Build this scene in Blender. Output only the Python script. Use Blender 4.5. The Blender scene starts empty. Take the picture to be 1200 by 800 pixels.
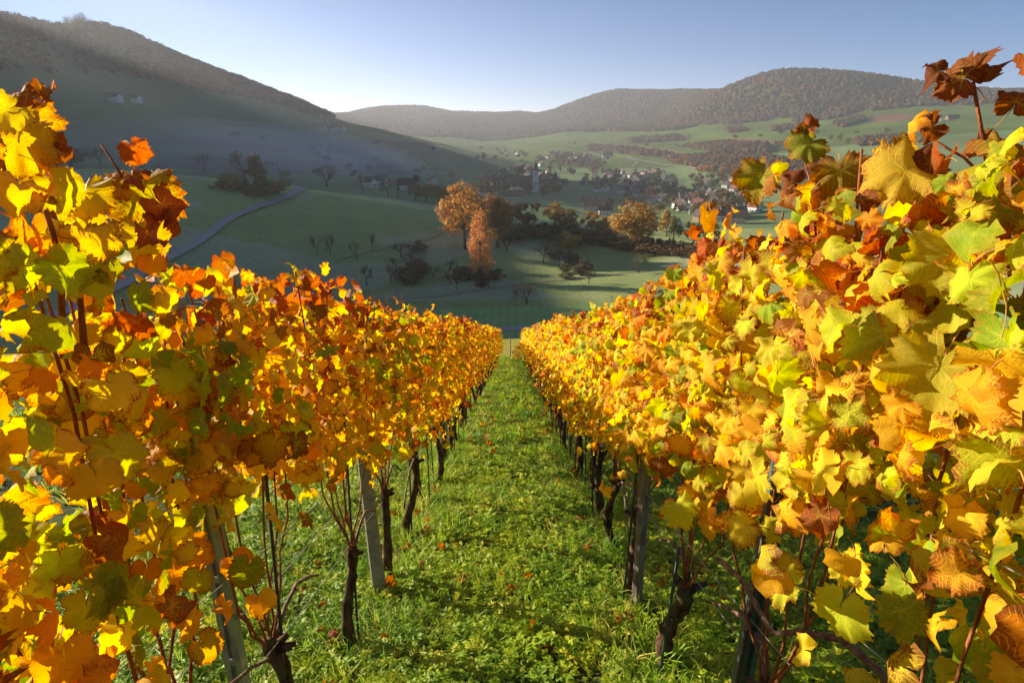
import bpy, bmesh, math, random
import numpy as np
from mathutils import Vector, Matrix, Euler
R = math.radians
rnd = random.Random(11)
npr = np.random.default_rng(11)
SC = bpy.context.scene
COL = SC.collection

# ---------------------------------------------------------------- camera, world, sun, exposure
PITCH = R(18.08); FPX = 720.0
cam_d = bpy.data.cameras.new('camera'); cam = bpy.data.objects.new('camera', cam_d); COL.objects.link(cam)
cam.location = (0, 0, 0); cam.rotation_euler = (R(90) - PITCH, 0, 0)
cam_d.sensor_width = 36; cam_d.lens = 36 * FPX / 1200; cam_d.clip_start = .05; cam_d.clip_end = 40000
cam_d.dof.use_dof = False
SC.camera = cam
SUN_AZ, SUN_EL = R(-64), R(16)          # azimuth measured from +Y (view direction), clockwise positive
sun_dir = Vector((math.sin(SUN_AZ) * math.cos(SUN_EL), math.cos(SUN_AZ) * math.cos(SUN_EL), math.sin(SUN_EL)))
W = bpy.data.worlds.new('World'); SC.world = W; W.use_nodes = True
wn = W.node_tree; wn.nodes.clear()
sky = wn.nodes.new('ShaderNodeTexSky'); sky.sky_type = 'NISHITA'; sky.sun_disc = False
sky.sun_elevation = SUN_EL; sky.sun_rotation = SUN_AZ
sky.air_density = .5; sky.dust_density = .0; sky.ozone_density = 2.0; sky.altitude = 1200
bg = wn.nodes.new('ShaderNodeBackground'); bg.inputs[1].default_value = .052
wo = wn.nodes.new('ShaderNodeOutputWorld')
shs = wn.nodes.new('ShaderNodeHueSaturation'); shs.inputs['Saturation'].default_value = 1.3; shs.inputs['Value'].default_value = 1.0
wn.links.new(sky.outputs[0], shs.inputs['Color']); wn.links.new(shs.outputs[0], bg.inputs[0]); wn.links.new(bg.outputs[0], wo.inputs[0])
sl = bpy.data.lights.new('sun', 'SUN'); sl.energy = 5.0; sl.angle = R(.5); sl.color = (1, .85, .66)
so = bpy.data.objects.new('sun', sl); COL.objects.link(so)
so.rotation_euler = sun_dir.to_track_quat('Z', 'Y').to_euler()
SC.view_settings.view_transform = 'Standard'; SC.view_settings.look = 'None'
SC.view_settings.exposure = 1.45; SC.view_settings.gamma = 1
SC.render.engine = 'CYCLES'
cy = SC.cycles
cy.max_bounces = 7; cy.diffuse_bounces = 3; cy.glossy_bounces = 2; cy.transmission_bounces = 5
cy.transparent_max_bounces = 6; cy.volume_bounces = 1
cy.use_denoising = True
HAZE_DENSITY = .00013; HAZE_G = .4

# ---------------------------------------------------------------- projection helpers (used to read positions off the photo)
cp, sp = math.cos(PITCH), math.sin(PITCH)
SLOPE = R(17.28); TS = math.tan(SLOPE); CS = math.cos(SLOPE); SS = math.sin(SLOPE)
EYE = 1.85 / CS
def ray(px, py):
    u, v = px - 600, 400 - py
    return np.array([u, FPX * cp + v * sp, -FPX * sp + v * cp]) / FPX
def at(px, py, D):
    d = ray(px, py); h = math.hypot(d[0], d[1]); return d * (D / h)
def project(x, y, z):
    dep = y * cp - z * sp; v = y * sp + z * cp
    dep = np.where(dep > .01, dep, .01)
    return 600 + FPX * x / dep, 400 - FPX * v / dep, dep

# ---------------------------------------------------------------- tags and mesh helpers
def tag(o, label=None, cat=None, group=None, kind=None):
    if label: o['label'] = label
    if cat: o['category'] = cat
    if group: o['group'] = group
    if kind: o['kind'] = kind
    return o
def link(name, me, mat=None, parent=None, loc=None, rot=None, scale=None):
    o = bpy.data.objects.new(name, me); COL.objects.link(o)
    if mat is not None and me is not None and len(me.materials) == 0: me.materials.append(mat)
    if parent is not None: o.parent = parent
    if loc is not None: o.location = loc
    if rot is not None: o.rotation_euler = rot
    if scale is not None: o.scale = (scale,) * 3 if not hasattr(scale, '__len__') else scale
    return o
def empty(name, loc, rz=0):
    o = bpy.data.objects.new(name, None); COL.objects.link(o); o.location = loc; o.rotation_euler = (0, 0, rz)
    o.empty_display_size = .1
    return o
def mesh_np(name, V, F, smooth=False, mats=None, fm=None, color=None, uv=None, rim=None):
    """V (n,3); F: (m,k) array or list of arrays of faces; color (n,4) per vertex; uv (n,2) per vertex."""
    V = np.asarray(V, np.float32)
    Fs = F if isinstance(F, list) else [F]
    Fs = [np.asarray(f, np.int32) for f in Fs if len(f)]
    me = bpy.data.meshes.new(name)
    me.vertices.add(len(V)); me.vertices.foreach_set('co', V.ravel())
    loops = np.concatenate([f.ravel() for f in Fs]); sizes = np.concatenate([np.full(len(f), f.shape[1], np.int32) for f in Fs])
    starts = np.concatenate([[0], np.cumsum(sizes)[:-1]]).astype(np.int32)
    me.loops.add(len(loops)); me.loops.foreach_set('vertex_index', loops)
    me.polygons.add(len(sizes)); me.polygons.foreach_set('loop_start', starts)
    if smooth: me.polygons.foreach_set('use_smooth', np.ones(len(sizes), bool))
    if mats:
        for m in mats: me.materials.append(m)
    if fm is not None: me.polygons.foreach_set('material_index', np.asarray(fm, np.int32))
    if color is not None:
        a = me.color_attributes.new('tint', 'FLOAT_COLOR', 'POINT'); a.data.foreach_set('color', np.asarray(color, np.float32).ravel())
    if rim is not None:
        a = me.attributes.new('rim', 'FLOAT', 'POINT'); a.data.foreach_set('value', np.asarray(rim, np.float32))
    if uv is not None:
        a = me.attributes.new('vein', 'FLOAT_VECTOR', 'POINT')
        u3 = np.zeros((len(V), 3), np.float32); u3[:, :2] = uv
        a.data.foreach_set('vector', u3.ravel())
    me.update(calc_edges=True)
    return me
class MB:
    """collects simple solids into one mesh (vertex list + faces)"""
    def __init__(s): s.v = []; s.f = []; s.m = []
    def add(s, vs, fs, m=0):
        b = len(s.v); s.v += [tuple(v) for v in vs]; s.f += [tuple(b + i for i in f) for f in fs]; s.m += [m] * len(fs)
    def box(s, c, d, rz=0, m=0):
        x, y, z = [k / 2 for k in d]; ca, sa = math.cos(rz), math.sin(rz)
        vs = []
        for k in (-z, z):
            for (i, j) in ((-x, -y), (x, -y), (x, y), (-x, y)):
                vs.append((c[0] + i * ca - j * sa, c[1] + i * sa + j * ca, c[2] + k))
        s.add(vs, [(3, 2, 1, 0), (4, 5, 6, 7), (0, 1, 5, 4), (1, 2, 6, 5), (2, 3, 7, 6), (3, 0, 4, 7)], m)
    def tube(s, pts, rad, n=8, m=0, cap=True, wob=0, rr=None, flat=1):
        pts = [Vector(p) for p in pts]; rings = []
        t0 = (pts[1] - pts[0]).normalized()
        a = t0.orthogonal().normalized()
        for i, p in enumerate(pts):
            t = (pts[min(i + 1, len(pts) - 1)] - pts[max(i - 1, 0)]).normalized()
            a = (a - t * a.dot(t)).normalized(); b = t.cross(a)
            r = rad[i] if hasattr(rad, '__len__') else rad
            for k in range(n):
                q = 2 * math.pi * k / n
                w = 1 + (rr.uniform(-wob, wob) if wob else 0)
                rings.append(p + (a * math.cos(q) + b * math.sin(q) * flat) * r * w)
        fs = []
        for i in range(len(pts) - 1):
            for k in range(n):
                k2 = (k + 1) % n
                fs.append((i * n + k, i * n + k2, (i + 1) * n + k2, (i + 1) * n + k))
        if cap:
            fs.append(tuple(range(n - 1, -1, -1))); e = (len(pts) - 1) * n; fs.append(tuple(e + k for k in range(n)))
        s.add(rings, fs, m)
    def mesh(s, name, mats=None, smooth=False):
        me = bpy.data.meshes.new(name); me.from_pydata(s.v, [], s.f)
        for m in (mats or []): me.materials.append(m)
        if mats and len(mats) > 1: me.polygons.foreach_set('material_index', np.array(s.m, np.int32))
        if smooth: me.polygons.foreach_set('use_smooth', np.ones(len(s.f), bool))
        me.update(); return me

# ---------------------------------------------------------------- node helper and materials
class NT:
    def __init__(s, name):
        s.m = bpy.data.materials.new(name); s.m.use_nodes = True; s.t = s.m.node_tree; s.t.nodes.clear()
        s.out = s.t.nodes.new('ShaderNodeOutputMaterial')
    def n(s, typ, **kw):
        nd = s.t.nodes.new(typ)
        for k, v in kw.items(): setattr(nd, k, v)
        return nd
    def l(s, a, b): s.t.links.new(a, b)
    def put(s, sock, v):
        if isinstance(v, bpy.types.NodeSocket): s.l(v, sock)
        else:
            if sock.type == 'RGBA' and len(v) == 3: v = (*v, 1)
            sock.default_value = v
    def math(s, op, a, b=0.0, c=0.0, clamp=False):
        nd = s.n('ShaderNodeMath', operation=op, use_clamp=clamp)
        for i, v in enumerate((a, b, c)): s.put(nd.inputs[i], v)
        return nd.outputs[0]
    def mix(s, f, a, b, mode='MIX'):
        nd = s.n('ShaderNodeMix', data_type='RGBA', blend_type=mode); s.put(nd.inputs[0], f); s.put(nd.inputs[6], a); s.put(nd.inputs[7], b)
        return nd.outputs[2]
    def ramp(s, f, lo, hi, a=0.0, b=1.0):
        nd = s.n('ShaderNodeMapRange', interpolation_type='SMOOTHSTEP'); s.put(nd.inputs[0], f)
        for i, v in enumerate((lo, hi, a, b)): s.put(nd.inputs[i + 1], v)
        return nd.outputs[0]
    def noise(s, vec, scale, detail=3, rough=.55, dist=0.0):
        nd = s.n('ShaderNodeTexNoise'); s.put(nd.inputs['Vector'], vec); nd.inputs['Scale'].default_value = scale
        nd.inputs['Detail'].default_value = detail; nd.inputs['Roughness'].default_value = rough; nd.inputs['Distortion'].default_value = dist
        return nd.outputs[0]
    def pos(s): return s.n('ShaderNodeNewGeometry').outputs['Position']
    def obj(s): return s.n('ShaderNodeTexCoord').outputs['Object']
    def bump(s, h, strength=.4, dist=.01):
        nd = s.n('ShaderNodeBump'); nd.inputs['Strength'].default_value = strength; nd.inputs['Distance'].default_value = dist; s.put(nd.inputs['Height'], h)
        return nd.outputs[0]
    def principled(s, col, rough=.7, normal=None, spec=.3, metal=0.0):
        b = s.n('ShaderNodeBsdfPrincipled'); s.put(b.inputs['Base Color'], col); s.put(b.inputs['Roughness'], rough)
        b.inputs['Specular IOR Level'].default_value = spec; b.inputs['Metallic'].default_value = metal
        if normal is not None: s.l(normal, b.inputs['Normal'])
        return b.outputs[0]
    def done(s, sh): s.l(sh, s.out.inputs[0]); return s.m
def simple(name, a, b, scale=5, rough=.7, spec=.3, bump=.0, bdist=.01, metal=0.0, detail=4):
    t = NT(name); v = t.obj(); f = t.noise(v, scale, detail); ff = t.ramp(f, .3, .7)
    nrm = t.bump(f, bump, bdist) if bump else None
    return t.done(t.principled(t.mix(ff, a, b), rough, nrm, spec, metal))

def tint_nodes(t, source):
    """colour and dryness of one leaf: from the object's own colour, or from the joined mesh's attribute"""
    if source == 'object':
        oi = t.n('ShaderNodeObjectInfo'); return oi.outputs['Color'], oi.outputs['Alpha'], oi.outputs['Random']
    a = t.n('ShaderNodeAttribute', attribute_name='tint'); return a.outputs['Color'], a.outputs['Alpha'], t.math('MULTIPLY', a.outputs['Alpha'], 7.3)
def leaf_material(name, source):
    t = NT(name); col, dry, rn = tint_nodes(t, source)
    va = t.n('ShaderNodeAttribute', attribute_name='vein'); sep = t.n('ShaderNodeSeparateXYZ'); t.l(va.outputs['Vector'], sep.inputs[0])
    al, pe = sep.outputs[0], sep.outputs[1]
    rim = t.n('ShaderNodeAttribute', attribute_name='rim').outputs['Fac']
    oc = t.obj(); off = t.n('ShaderNodeVectorMath', operation='ADD'); t.l(oc, off.inputs[0])
    cx = t.n('ShaderNodeCombineXYZ'); r10 = t.math('MULTIPLY', rn, 37.0); t.l(r10, cx.inputs[0]); t.l(r10, cx.inputs[1]); t.l(cx.outputs[0], off.inputs[1])
    v = off.outputs[0]
    # veins: main ones lie on pe = 0, side veins leave them at an angle
    wmain = t.math('MULTIPLY_ADD', al, -.016, .026)
    main = t.ramp(t.math('DIVIDE', pe, wmain), .4, 1.3, 1.0, 0.0)
    sidef = t.math('FRACT', t.math('MULTIPLY', t.math('MULTIPLY_ADD', pe, -.85, al), 6.5))
    side = t.ramp(t.math('ABSOLUTE', t.math('SUBTRACT', sidef, .5)), .03, .11, 1.0, 0.0)
    fine_n = t.n('ShaderNodeTexVoronoi', feature='DISTANCE_TO_EDGE'); t.l(v, fine_n.inputs['Vector']); fine_n.inputs['Scale'].default_value = 130
    fine = t.ramp(fine_n.outputs[0], .02, .12, .26, 0.0)
    vein = t.math('MAXIMUM', main, t.math('MULTIPLY', side, .75)); vein = t.math('MAXIMUM', vein, fine)
    n1 = t.noise(v, 22, 4, .6); n2 = t.noise(v, 70, 3, .6); n3 = t.noise(v, 9, 2)
    # hue wander inside one leaf
    c1 = t.mix(t.ramp(n3, .35, .65, 0, .28), col, t.mix(.5, col, (.86, .56, .02)))
    c1 = t.mix(t.ramp(n1, .5, .75, 0, .35), c1, (.55, .30, .02))
    iv = t.math('MULTIPLY', t.math('SUBTRACT', 1.0, vein), t.ramp(t.math('ADD', n1, t.math('MULTIPLY', t.math('SUBTRACT', rn, .5), .35)), .42, .62))
    c1 = t.mix(t.math('MULTIPLY', iv, .5), c1, t.mix(1.0, c1, (.92, .72, .5), 'MULTIPLY'))
    edge = t.math('MULTIPLY', t.ramp(t.math('MULTIPLY_ADD', rim, .5, n3), .82, 1.06), .5)
    c1 = t.mix(edge, c1, t.mix(.5, c1, (.85, .36, .015)))
    veincol = t.mix(.6, col, (.85, .64, .05))
    # dryness: browning from the rim inwards and between the veins
    dsum = t.math('ADD', t.math('MULTIPLY', t.math('POWER', rim, 3.0), .34), t.math('MULTIPLY_ADD', n1, .9, t.math('MULTIPLY', n2, .35)))
    dsum = t.math('ADD', dsum, t.math('MULTIPLY', dry, .72)); dsum = t.math('SUBTRACT', dsum, t.math('MULTIPLY', vein, .34))
    dm = t.ramp(dsum, 1.0, 1.22)
    brown = t.mix(t.ramp(n3, .4, .6), (.45, .075, .012), (.26, .095, .02))
    brown = t.mix(t.ramp(dry, .75, 1.0), brown, (.17, .055, .02))
    base = t.mix(t.math('MULTIPLY', vein, .55), c1, veincol)
    base = t.mix(t.math('MULTIPLY', dm, .9), base, brown)
    base = t.mix(t.ramp(n2, .66, .72, 0, .55), base, (.20, .09, .02))
    nrm = t.bump(t.math('MULTIPLY_ADD', vein, -.8, n1), .4, .003)
    p = t.principled(base, t.math('MULTIPLY_ADD', n2, .25, .45), nrm, .18)
    hs = t.n('ShaderNodeHueSaturation'); hs.inputs['Saturation'].default_value = 1.12; hs.inputs['Value'].default_value = 1.25; t.l(base, hs.inputs['Color'])
    tr = t.n('ShaderNodeBsdfTranslucent'); t.l(hs.outputs[0], tr.inputs[0]); t.l(nrm, tr.inputs['Normal'])
    mx = t.n('ShaderNodeMixShader'); mx.inputs[0].default_value = .5; t.l(p, mx.inputs[1]); t.l(tr.outputs[0], mx.inputs[2])
    return t.done(mx.outputs[0])
LEAF_OBJ = leaf_material('vine_leaf', 'object'); LEAF_MESH = leaf_material('vine_foliage', 'mesh')
def petiole_mat():
    return simple('petiole', (.42, .10, .03), (.50, .34, .07), 40, .5)
PETIOLE = petiole_mat()
def bark_mat(name, a, b, c, sc=30):
    t = NT(name); v = t.obj()
    mp = t.n('ShaderNodeMapping'); mp.inputs['Scale'].default_value = (1, 1, .22); t.l(v, mp.inputs[0])
    n1 = t.noise(mp.outputs[0], sc, 6, .65, .6); n2 = t.noise(v, sc * .3, 3)
    col = t.mix(t.ramp(n1, .35, .62), a, b); col = t.mix(t.ramp(n2, .52, .68, 0, .7), col, c)
    return t.done(t.principled(col, .9, t.bump(n1, .9, .012), .15))
BARK = bark_mat('vine_bark', (.030, .017, .010), (.13, .075, .042), (.12, .12, .05))
TREEBARK = bark_mat('tree_bark', (.03, .022, .016), (.10, .075, .055), (.08, .075, .05), 3)
CANE = bark_mat('cane_bark', (.22, .062, .022), (.36, .13, .05), (.26, .12, .06), 60)
OLDCANE = bark_mat('old_cane_bark', (.11, .07, .05), (.30, .21, .15), (.2, .12, .08), 50)
STEEL = simple('galvanised_steel', (.26, .28, .28), (.40, .42, .41), 14, .45, .5, .2, .002, .55)
GREENPOST = simple('green_coated_steel', (.05, .095, .085), (.085, .14, .125), 20, .5, .5, .2, .002, .2)
CONCRETE = simple('post_concrete', (.24, .22, .18), (.36, .33, .27), 26, .9, .2, .5, .004)
WOODPOST = bark_mat('weathered_wood', (.12, .10, .08), (.30, .26, .21), (.2, .19, .14), 22)
ROD = simple('rusty_rod', (.045, .035, .028), (.11, .065, .035), 40, .7, .3, .3, .002)
GREENROD = simple('green_rod', (.03, .06, .05), (.05, .09, .07), 40, .5)
WIRE = simple('trellis_wire_metal', (.28, .27, .25), (.42, .40, .36), 60, .45, .5, 0, .01, .5)
def crown_mat(name, source='object', trans=.3, var=.35):
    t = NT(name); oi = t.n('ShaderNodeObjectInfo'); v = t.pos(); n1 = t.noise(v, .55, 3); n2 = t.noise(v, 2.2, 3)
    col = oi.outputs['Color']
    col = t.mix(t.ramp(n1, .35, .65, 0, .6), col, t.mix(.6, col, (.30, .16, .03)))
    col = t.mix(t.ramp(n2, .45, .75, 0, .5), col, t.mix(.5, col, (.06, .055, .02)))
    p = t.principled(col, .8, None, .15)
    tr = t.n('ShaderNodeBsdfTranslucent'); t.l(col, tr.inputs[0])
    mx = t.n('ShaderNodeMixShader'); mx.inputs[0].default_value = trans; t.l(p, mx.inputs[1]); t.l(tr.outputs[0], mx.inputs[2])
    return t.done(mx.outputs[0])
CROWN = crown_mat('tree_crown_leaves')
def forest_mat(name, cols):
    t = NT(name); oi = t.n('ShaderNodeObjectInfo'); cr = t.n('ShaderNodeValToRGB'); t.l(oi.outputs['Random'], cr.inputs[0])
    cr.color_ramp.interpolation = 'CONSTANT'; e = cr.color_ramp.elements
    e[0].color = (*cols[0], 1); e[0].position = 0; e[1].color = (*cols[1], 1); e[1].position = 1 / len(cols)
    for k in range(2, len(cols)):
        q = e.new(k / len(cols)); q.color = (*cols[k], 1)
    v = t.pos(); n1 = t.noise(v, .012, 4); n2 = t.noise(v, .35, 3)
    col = t.mix(t.ramp(n1, .4, .62, 0, .55), cr.outputs[0], (.055, .052, .025))
    col = t.mix(t.ramp(n2, .4, .7, 0, .45), col, (.05, .035, .018))
    return t.done(t.principled(col, .9, None, .1))
FOREST = forest_mat('autumn_forest', [(.085, .036, .015), (.12, .050, .015), (.062, .036, .018), (.14, .066, .016), (.04, .034, .016), (.10, .034, .013), (.022, .032, .018), (.17, .060, .013)])

# ---------------------------------------------------------------- terrain: distance profiles along each bearing, from the visible ridges, shaped out of view for shade
def az_of(px, py):
    d = ray(px, py); return math.degrees(math.atan2(d[0], d[1]))
def L(pts, extra=()):
    out = [(az_of(px, py), D, at(px, py, D)[2]) for px, py, D in pts] + list(extra)
    out.sort(); return np.array(out)
def PL(r):     # hillside plane of the vineyard
    return lambda az: -EYE - TS * r * np.cos(np.radians(az))
LAYERS = []
def add_layer(arr): LAYERS.append(arr)
ext = lambda l, r, back: [(-180, *back), (-90, *l), (90, *r), (180, *back)]
# foot of the slope, road, field, foot of the middle hill, crest, trough, valley ...
add_layer(L([(0, 409, 100), (300, 405, 98), (600, 397, 96), (900, 397, 96), (1200, 400, 100)], [(-180, 100, 30), (-120, 100, 14), (-75, 100, -9), (-55, 100, -22), (60, 100, -20), (90, 100, -4), (130, 100, 18), (180, 100, 30)]))
add_layer(L([(0, 380, 140), (300, 388, 128), (525, 388.5, 126), (600, 385, 130), (720, 377, 136), (900, 366, 146), (1200, 350, 160)], [(-180, 140, 42), (-120, 140, 20), (-75, 140, -16), (-55, 140, -33), (60, 140, -28), (90, 140, -6), (130, 140, 25), (180, 140, 42)]))
add_layer(L([(0, 355, 160), (200, 362, 156), (400, 360, 154), (500, 350, 160), (600, 343, 166), (700, 337, 170), (800, 330, 175), (900, 322, 182), (1200, 310, 200)], [(-180, 170, 52), (-120, 170, 26), (-75, 170, -16), (-55, 170, -34), (60, 175, -32), (90, 175, -6), (130, 175, 32), (180, 170, 52)]))
add_layer(L([(0, 240, 230), (200, 262, 215), (300, 290, 205), (400, 302, 205), (500, 298, 214), (600, 300, 222), (700, 306, 222), (800, 300, 228), (900, 296, 235), (1200, 290, 250)], [(-180, 240, 75), (-120, 240, 40), (-75, 240, -14), (-58, 240, -24), (60, 240, -40), (90, 240, -8), (130, 240, 45), (180, 240, 75)]))
add_layer(L([(0, 203, 285), (60, 198, 285), (120, 195, 285), (200, 200, 290), (280, 209, 290), (345, 216, 290), (400, 224, 292), (460, 232, 294), (520, 241, 294), (600, 256, 288), (700, 268, 280), (760, 280, 272), (820, 287, 268), (900, 290, 270), (1200, 285, 290)], [(-180, 330, 100), (-120, 330, 60), (-75, 300, -5), (-58, 290, -14), (60, 330, -45), (90, 330, -10), (130, 330, 60), (180, 330, 100)]))
add_layer(L([(0, 215, 400), (200, 216, 400), (400, 236, 400), (600, 262, 400), (800, 272, 400), (1200, 275, 400)], [(-180, 430, 130), (-120, 430, 100), (-90, 400, 70), (-75, 400, 40), (-58, 400, -18), (-48, 400, -24), (60, 430, -50), (90, 430, -10), (130, 430, 80), (180, 430, 130)]))
add_layer(L([(0, 190, 560), (100, 192, 560), (200, 200, 550), (300, 208, 540), (400, 215, 540), (500, 224, 540), (600, 240, 520), (700, 254, 520), (800, 256, 520), (900, 246, 560), (1200, 225, 600)], [(-180, 560, 170), (-120, 560, 150), (-95, 470, 80), (-79, 470, 60), (-68, 480, 55), (-60, 500, 45), (-50, 590, 8), (60, 600, -20), (90, 600, 0), (130, 560, 100), (180, 560, 170)]))
# flank of the big hill on the left, then its crest; on the right the upper valley and its green slopes
add_layer(L([(0, 118, 800), (100, 120, 850), (200, 130, 900), (300, 148, 960), (400, 185, 900), (500, 202, 850), (600, 218, 760), (700, 222, 800), (800, 226, 820), (900, 215, 860), (1000, 200, 950), (1200, 175, 1000)], [(-180, 760, 215), (-120, 700, 180), (-95, 560, 110), (-79, 560, 86), (-73, 560, 84), (-68, 570, 100), (-62, 590, 112), (-56, 620, 108), (-50, 700, 125), (-44, 780, 142), (60, 1000, 30), (90, 900, 60), (130, 760, 140), (180, 760, 215)]))
LEFTCREST = [(0, 33, 930), (40, 40, 960), (62, 50, 985), (85, 47, 1010), (100, 41, 1030), (150, 50, 1110), (200, 70, 1210), (250, 88, 1330), (300, 106, 1480), (350, 124, 1660), (375, 135, 1760), (400, 144, 1700), (440, 152, 1600), (467, 160, 1520), (535, 174, 1400), (602, 190, 1300), (635, 203, 1200), (700, 206, 1150), (800, 208, 1150), (900, 190, 1200), (1000, 172, 1300), (1200, 150, 1400)]
add_layer(L(LEFTCREST, [(-180, 1000, 230), (-120, 900, 200), (-95, 660, 140), (-79, 640, 112), (-73, 645, 112), (-70, 645, 120), (-66, 655, 138), (-62, 685, 146), (-58, 715, 160), (-54, 740, 158), (-49, 790, 148), (-45, 850, 154), (60, 1400, 120), (90, 1300, 120), (130, 1100, 200), (180, 1000, 230)]))  # heights left of the view shaped to sun the vineyard, shade the middle hill
add_layer(L([(0, 38, 1500), (40, 44, 1500), (75, 54, 1520), (100, 47, 1550), (150, 55, 1620), (200, 74, 1720), (250, 93, 1850), (300, 112, 2000), (340, 130, 2100), (375, 148, 2150), (440, 160, 1950), (535, 178, 1800), (602, 184, 1700), (650, 182, 1650), (700, 190, 1600), (760, 186, 1550), (800, 186, 1500), (900, 166, 1500), (1000, 160, 1550), (1200, 140, 1650)], [(-180, 1300, 220), (-120, 1300, 160), (-90, 1200, 110), (-56, 1200, 110), (-47, 1300, 150), (60, 1650, 160), (90, 1600, 160), (130, 1400, 220), (180, 1300, 220)]))  # hidden plateau behind the left crest, raised to shade its forest
FOREST_FOOT = [(380, 158, 2700), (450, 160, 2650), (520, 164, 2600), (560, 166, 2550), (620, 160, 2500), (660, 156, 2450), (700, 156, 2400), (760, 154, 2300), (800, 151, 2250), (850, 148, 2200), (900, 144, 2150), (950, 140, 2100), (1000, 132, 2100), (1050, 126, 2150), (1100, 123, 2200), (1200, 120, 2250)]
add_layer(L([(0, 38, 2300), (60, 55, 2350), (120, 55, 2400), (200, 80, 2500), (260, 104, 2500), (330, 134, 2600)] + FOREST_FOOT, [(-180, 2200, 230), (-120, 2200, 140), (-90, 2200, 90), (-57, 2100, 160), (-52, 2100, 450), (-47, 2200, 490), (-41, 2300, 490), (60, 2300, 210), (90, 2200, 200), (130, 2200, 240), (180, 2200, 230)]))  # far left: unseen mountain added to keep the big hill's top in shade
add_layer(L([(0, 62, 3000), (120, 90, 3000), (330, 142, 3100), (400, 148, 3100), (500, 150, 3000), (560, 152, 3000), (620, 150, 2950), (680, 146, 2900), (740, 144, 2850), (785, 140, 2650), (800, 133, 2600), (830, 113, 2550), (870, 95, 2500), (900, 88, 2500), (930, 84, 2500), (980, 86, 2520), (1030, 92, 2560), (1080, 98, 2600), (1140, 105, 2650), (1200, 111, 2700)], [(-180, 3000, 220), (-120, 3000, 130), (-90, 3000, 80), (-58, 3000, 100), (-50, 3000, 380), (-42, 3000, 430), (60, 2800, 210), (90, 2800, 180), (130, 2800, 230), (180, 3000, 220)]))  # far left: back slope of the added shading mountain
add_layer(L([(0, 126, 3900), (330, 136, 3900), (390, 138, 3800), (420, 131, 3800), (455, 127, 3800), (500, 131, 3750), (560, 134, 3700), (630, 135, 3600), (655, 126, 3600), (690, 113, 3550), (720, 108, 3550), (760, 108, 3550), (800, 110, 3550), (830, 112, 3550), (870, 116, 3550), (1000, 124, 3600), (1200, 130, 3600)], [(-180, 3900, 200), (-120, 3900, 120), (-56, 3900, 90), (60, 3600, 150), (90, 3600, 140), (180, 3900, 200)]))
add_layer(L([(0, 150, 5200), (600, 150, 5200), (1200, 150, 5200)], [(-180, 5200, 60), (180, 5200, 60)]))
add_layer(L([(0, 158, 12000), (600, 158, 12000), (1200, 158, 12000)], [(-180, 12000, 40), (180, 12000, 40)]))

def pchip(xk, yk, x):
    h = np.diff(xk); d = np.diff(yk) / h; m = np.zeros_like(yk)
    m[0], m[-1] = d[0], d[-1]
    for i in range(1, len(xk) - 1):
        if d[i - 1] * d[i] > 0:
            w1, w2 = 2 * h[i] + h[i - 1], h[i] + 2 * h[i - 1]; m[i] = (w1 + w2) / (w1 / d[i - 1] + w2 / d[i])
    k = np.clip(np.searchsorted(xk, x) - 1, 0, len(h) - 1); t = (x - xk[k]) / h[k]
    return (2 * t**3 - 3 * t**2 + 1) * yk[k] + (t**3 - 2 * t**2 + t) * h[k] * m[k] + (-2 * t**3 + 3 * t**2) * yk[k + 1] + (t**3 - t**2) * h[k] * m[k + 1]
AZ = np.concatenate([np.arange(-180, -66, 2.0), np.arange(-66, -46, .5), np.arange(-46, 46, .25), np.arange(46, 66, .5), np.arange(66, 180.01, 2.0)])
RR = np.concatenate([[.0, .5], np.arange(1, 60, 1.0), 60 * 1.0135 ** np.arange(0, 400)]); RR = RR[RR < 12000]
SP = 40.0
plane_r = 52.0
def layer_at(a):
    lay = []
    for arr in LAYERS:
        # a light blur over bearing keeps the ridges from having corners
        q = np.array([-1.0, -.5, 0, .5, 1.0]) * .9
        D = np.mean(np.interp(a + q, arr[:, 0], arr[:, 1])); z = np.mean(np.interp(a + q, arr[:, 0], arr[:, 2])); lay.append((D, z))
    return np.array(lay)
ZT = np.zeros((len(AZ), len(RR)))
for i, a in enumerate(AZ):
    lay = layer_at(a); ca = math.cos(R(a))
    xk = np.concatenate([[0, 26, plane_r], lay[:, 0]]); yk = np.concatenate([[-EYE, -EYE - TS * 26 * ca, -EYE - TS * plane_r * ca], lay[:, 1]])
    z = pchip(xk, yk, RR); zp = -EYE - TS * RR * ca
    w = np.clip((RR - 40) / 12, 0, 1); w = w * w * (3 - 2 * w)
    ZT[i] = zp * (1 - w) + z * w
def vnoise(x, y, seed=0):
    """smooth value noise on world coordinates"""
    g = np.random.default_rng(seed).random((64, 64)); xi = np.floor(x).astype(int); yi = np.floor(y).astype(int); fx = x - xi; fy = y - yi
    fx = fx * fx * (3 - 2 * fx); fy = fy * fy * (3 - 2 * fy); G = lambda a, b: g[a % 64, b % 64]
    return (G(xi, yi) * (1 - fx) * (1 - fy) + G(xi + 1, yi) * fx * (1 - fy) + G(xi, yi + 1) * (1 - fx) * fy + G(xi + 1, yi + 1) * fx * fy) * 2 - 1
def fbm(x, y, s, seed=0, o=4):
    t = 0; a = 1
    for k in range(o): t = t + a * vnoise(x / s * 2**k + 13.7 * k, y / s * 2**k, seed + k); a *= .5
    return t
AG, RG = np.meshgrid(AZ, RR, indexing='ij'); XG = np.sin(np.radians(AG)) * RG; YG = np.cos(np.radians(AG)) * RG
amp = np.clip((RG - 60) / 3000, 0, 1) * 26 + np.clip((RG - 120) / 200, 0, 1) * .6
ZT += amp * fbm(XG, YG, 260, 3, 4) * .5 + np.clip((RG - 90) / 100, 0, 1) * .35 * fbm(XG, YG, 22, 9, 3)
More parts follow.
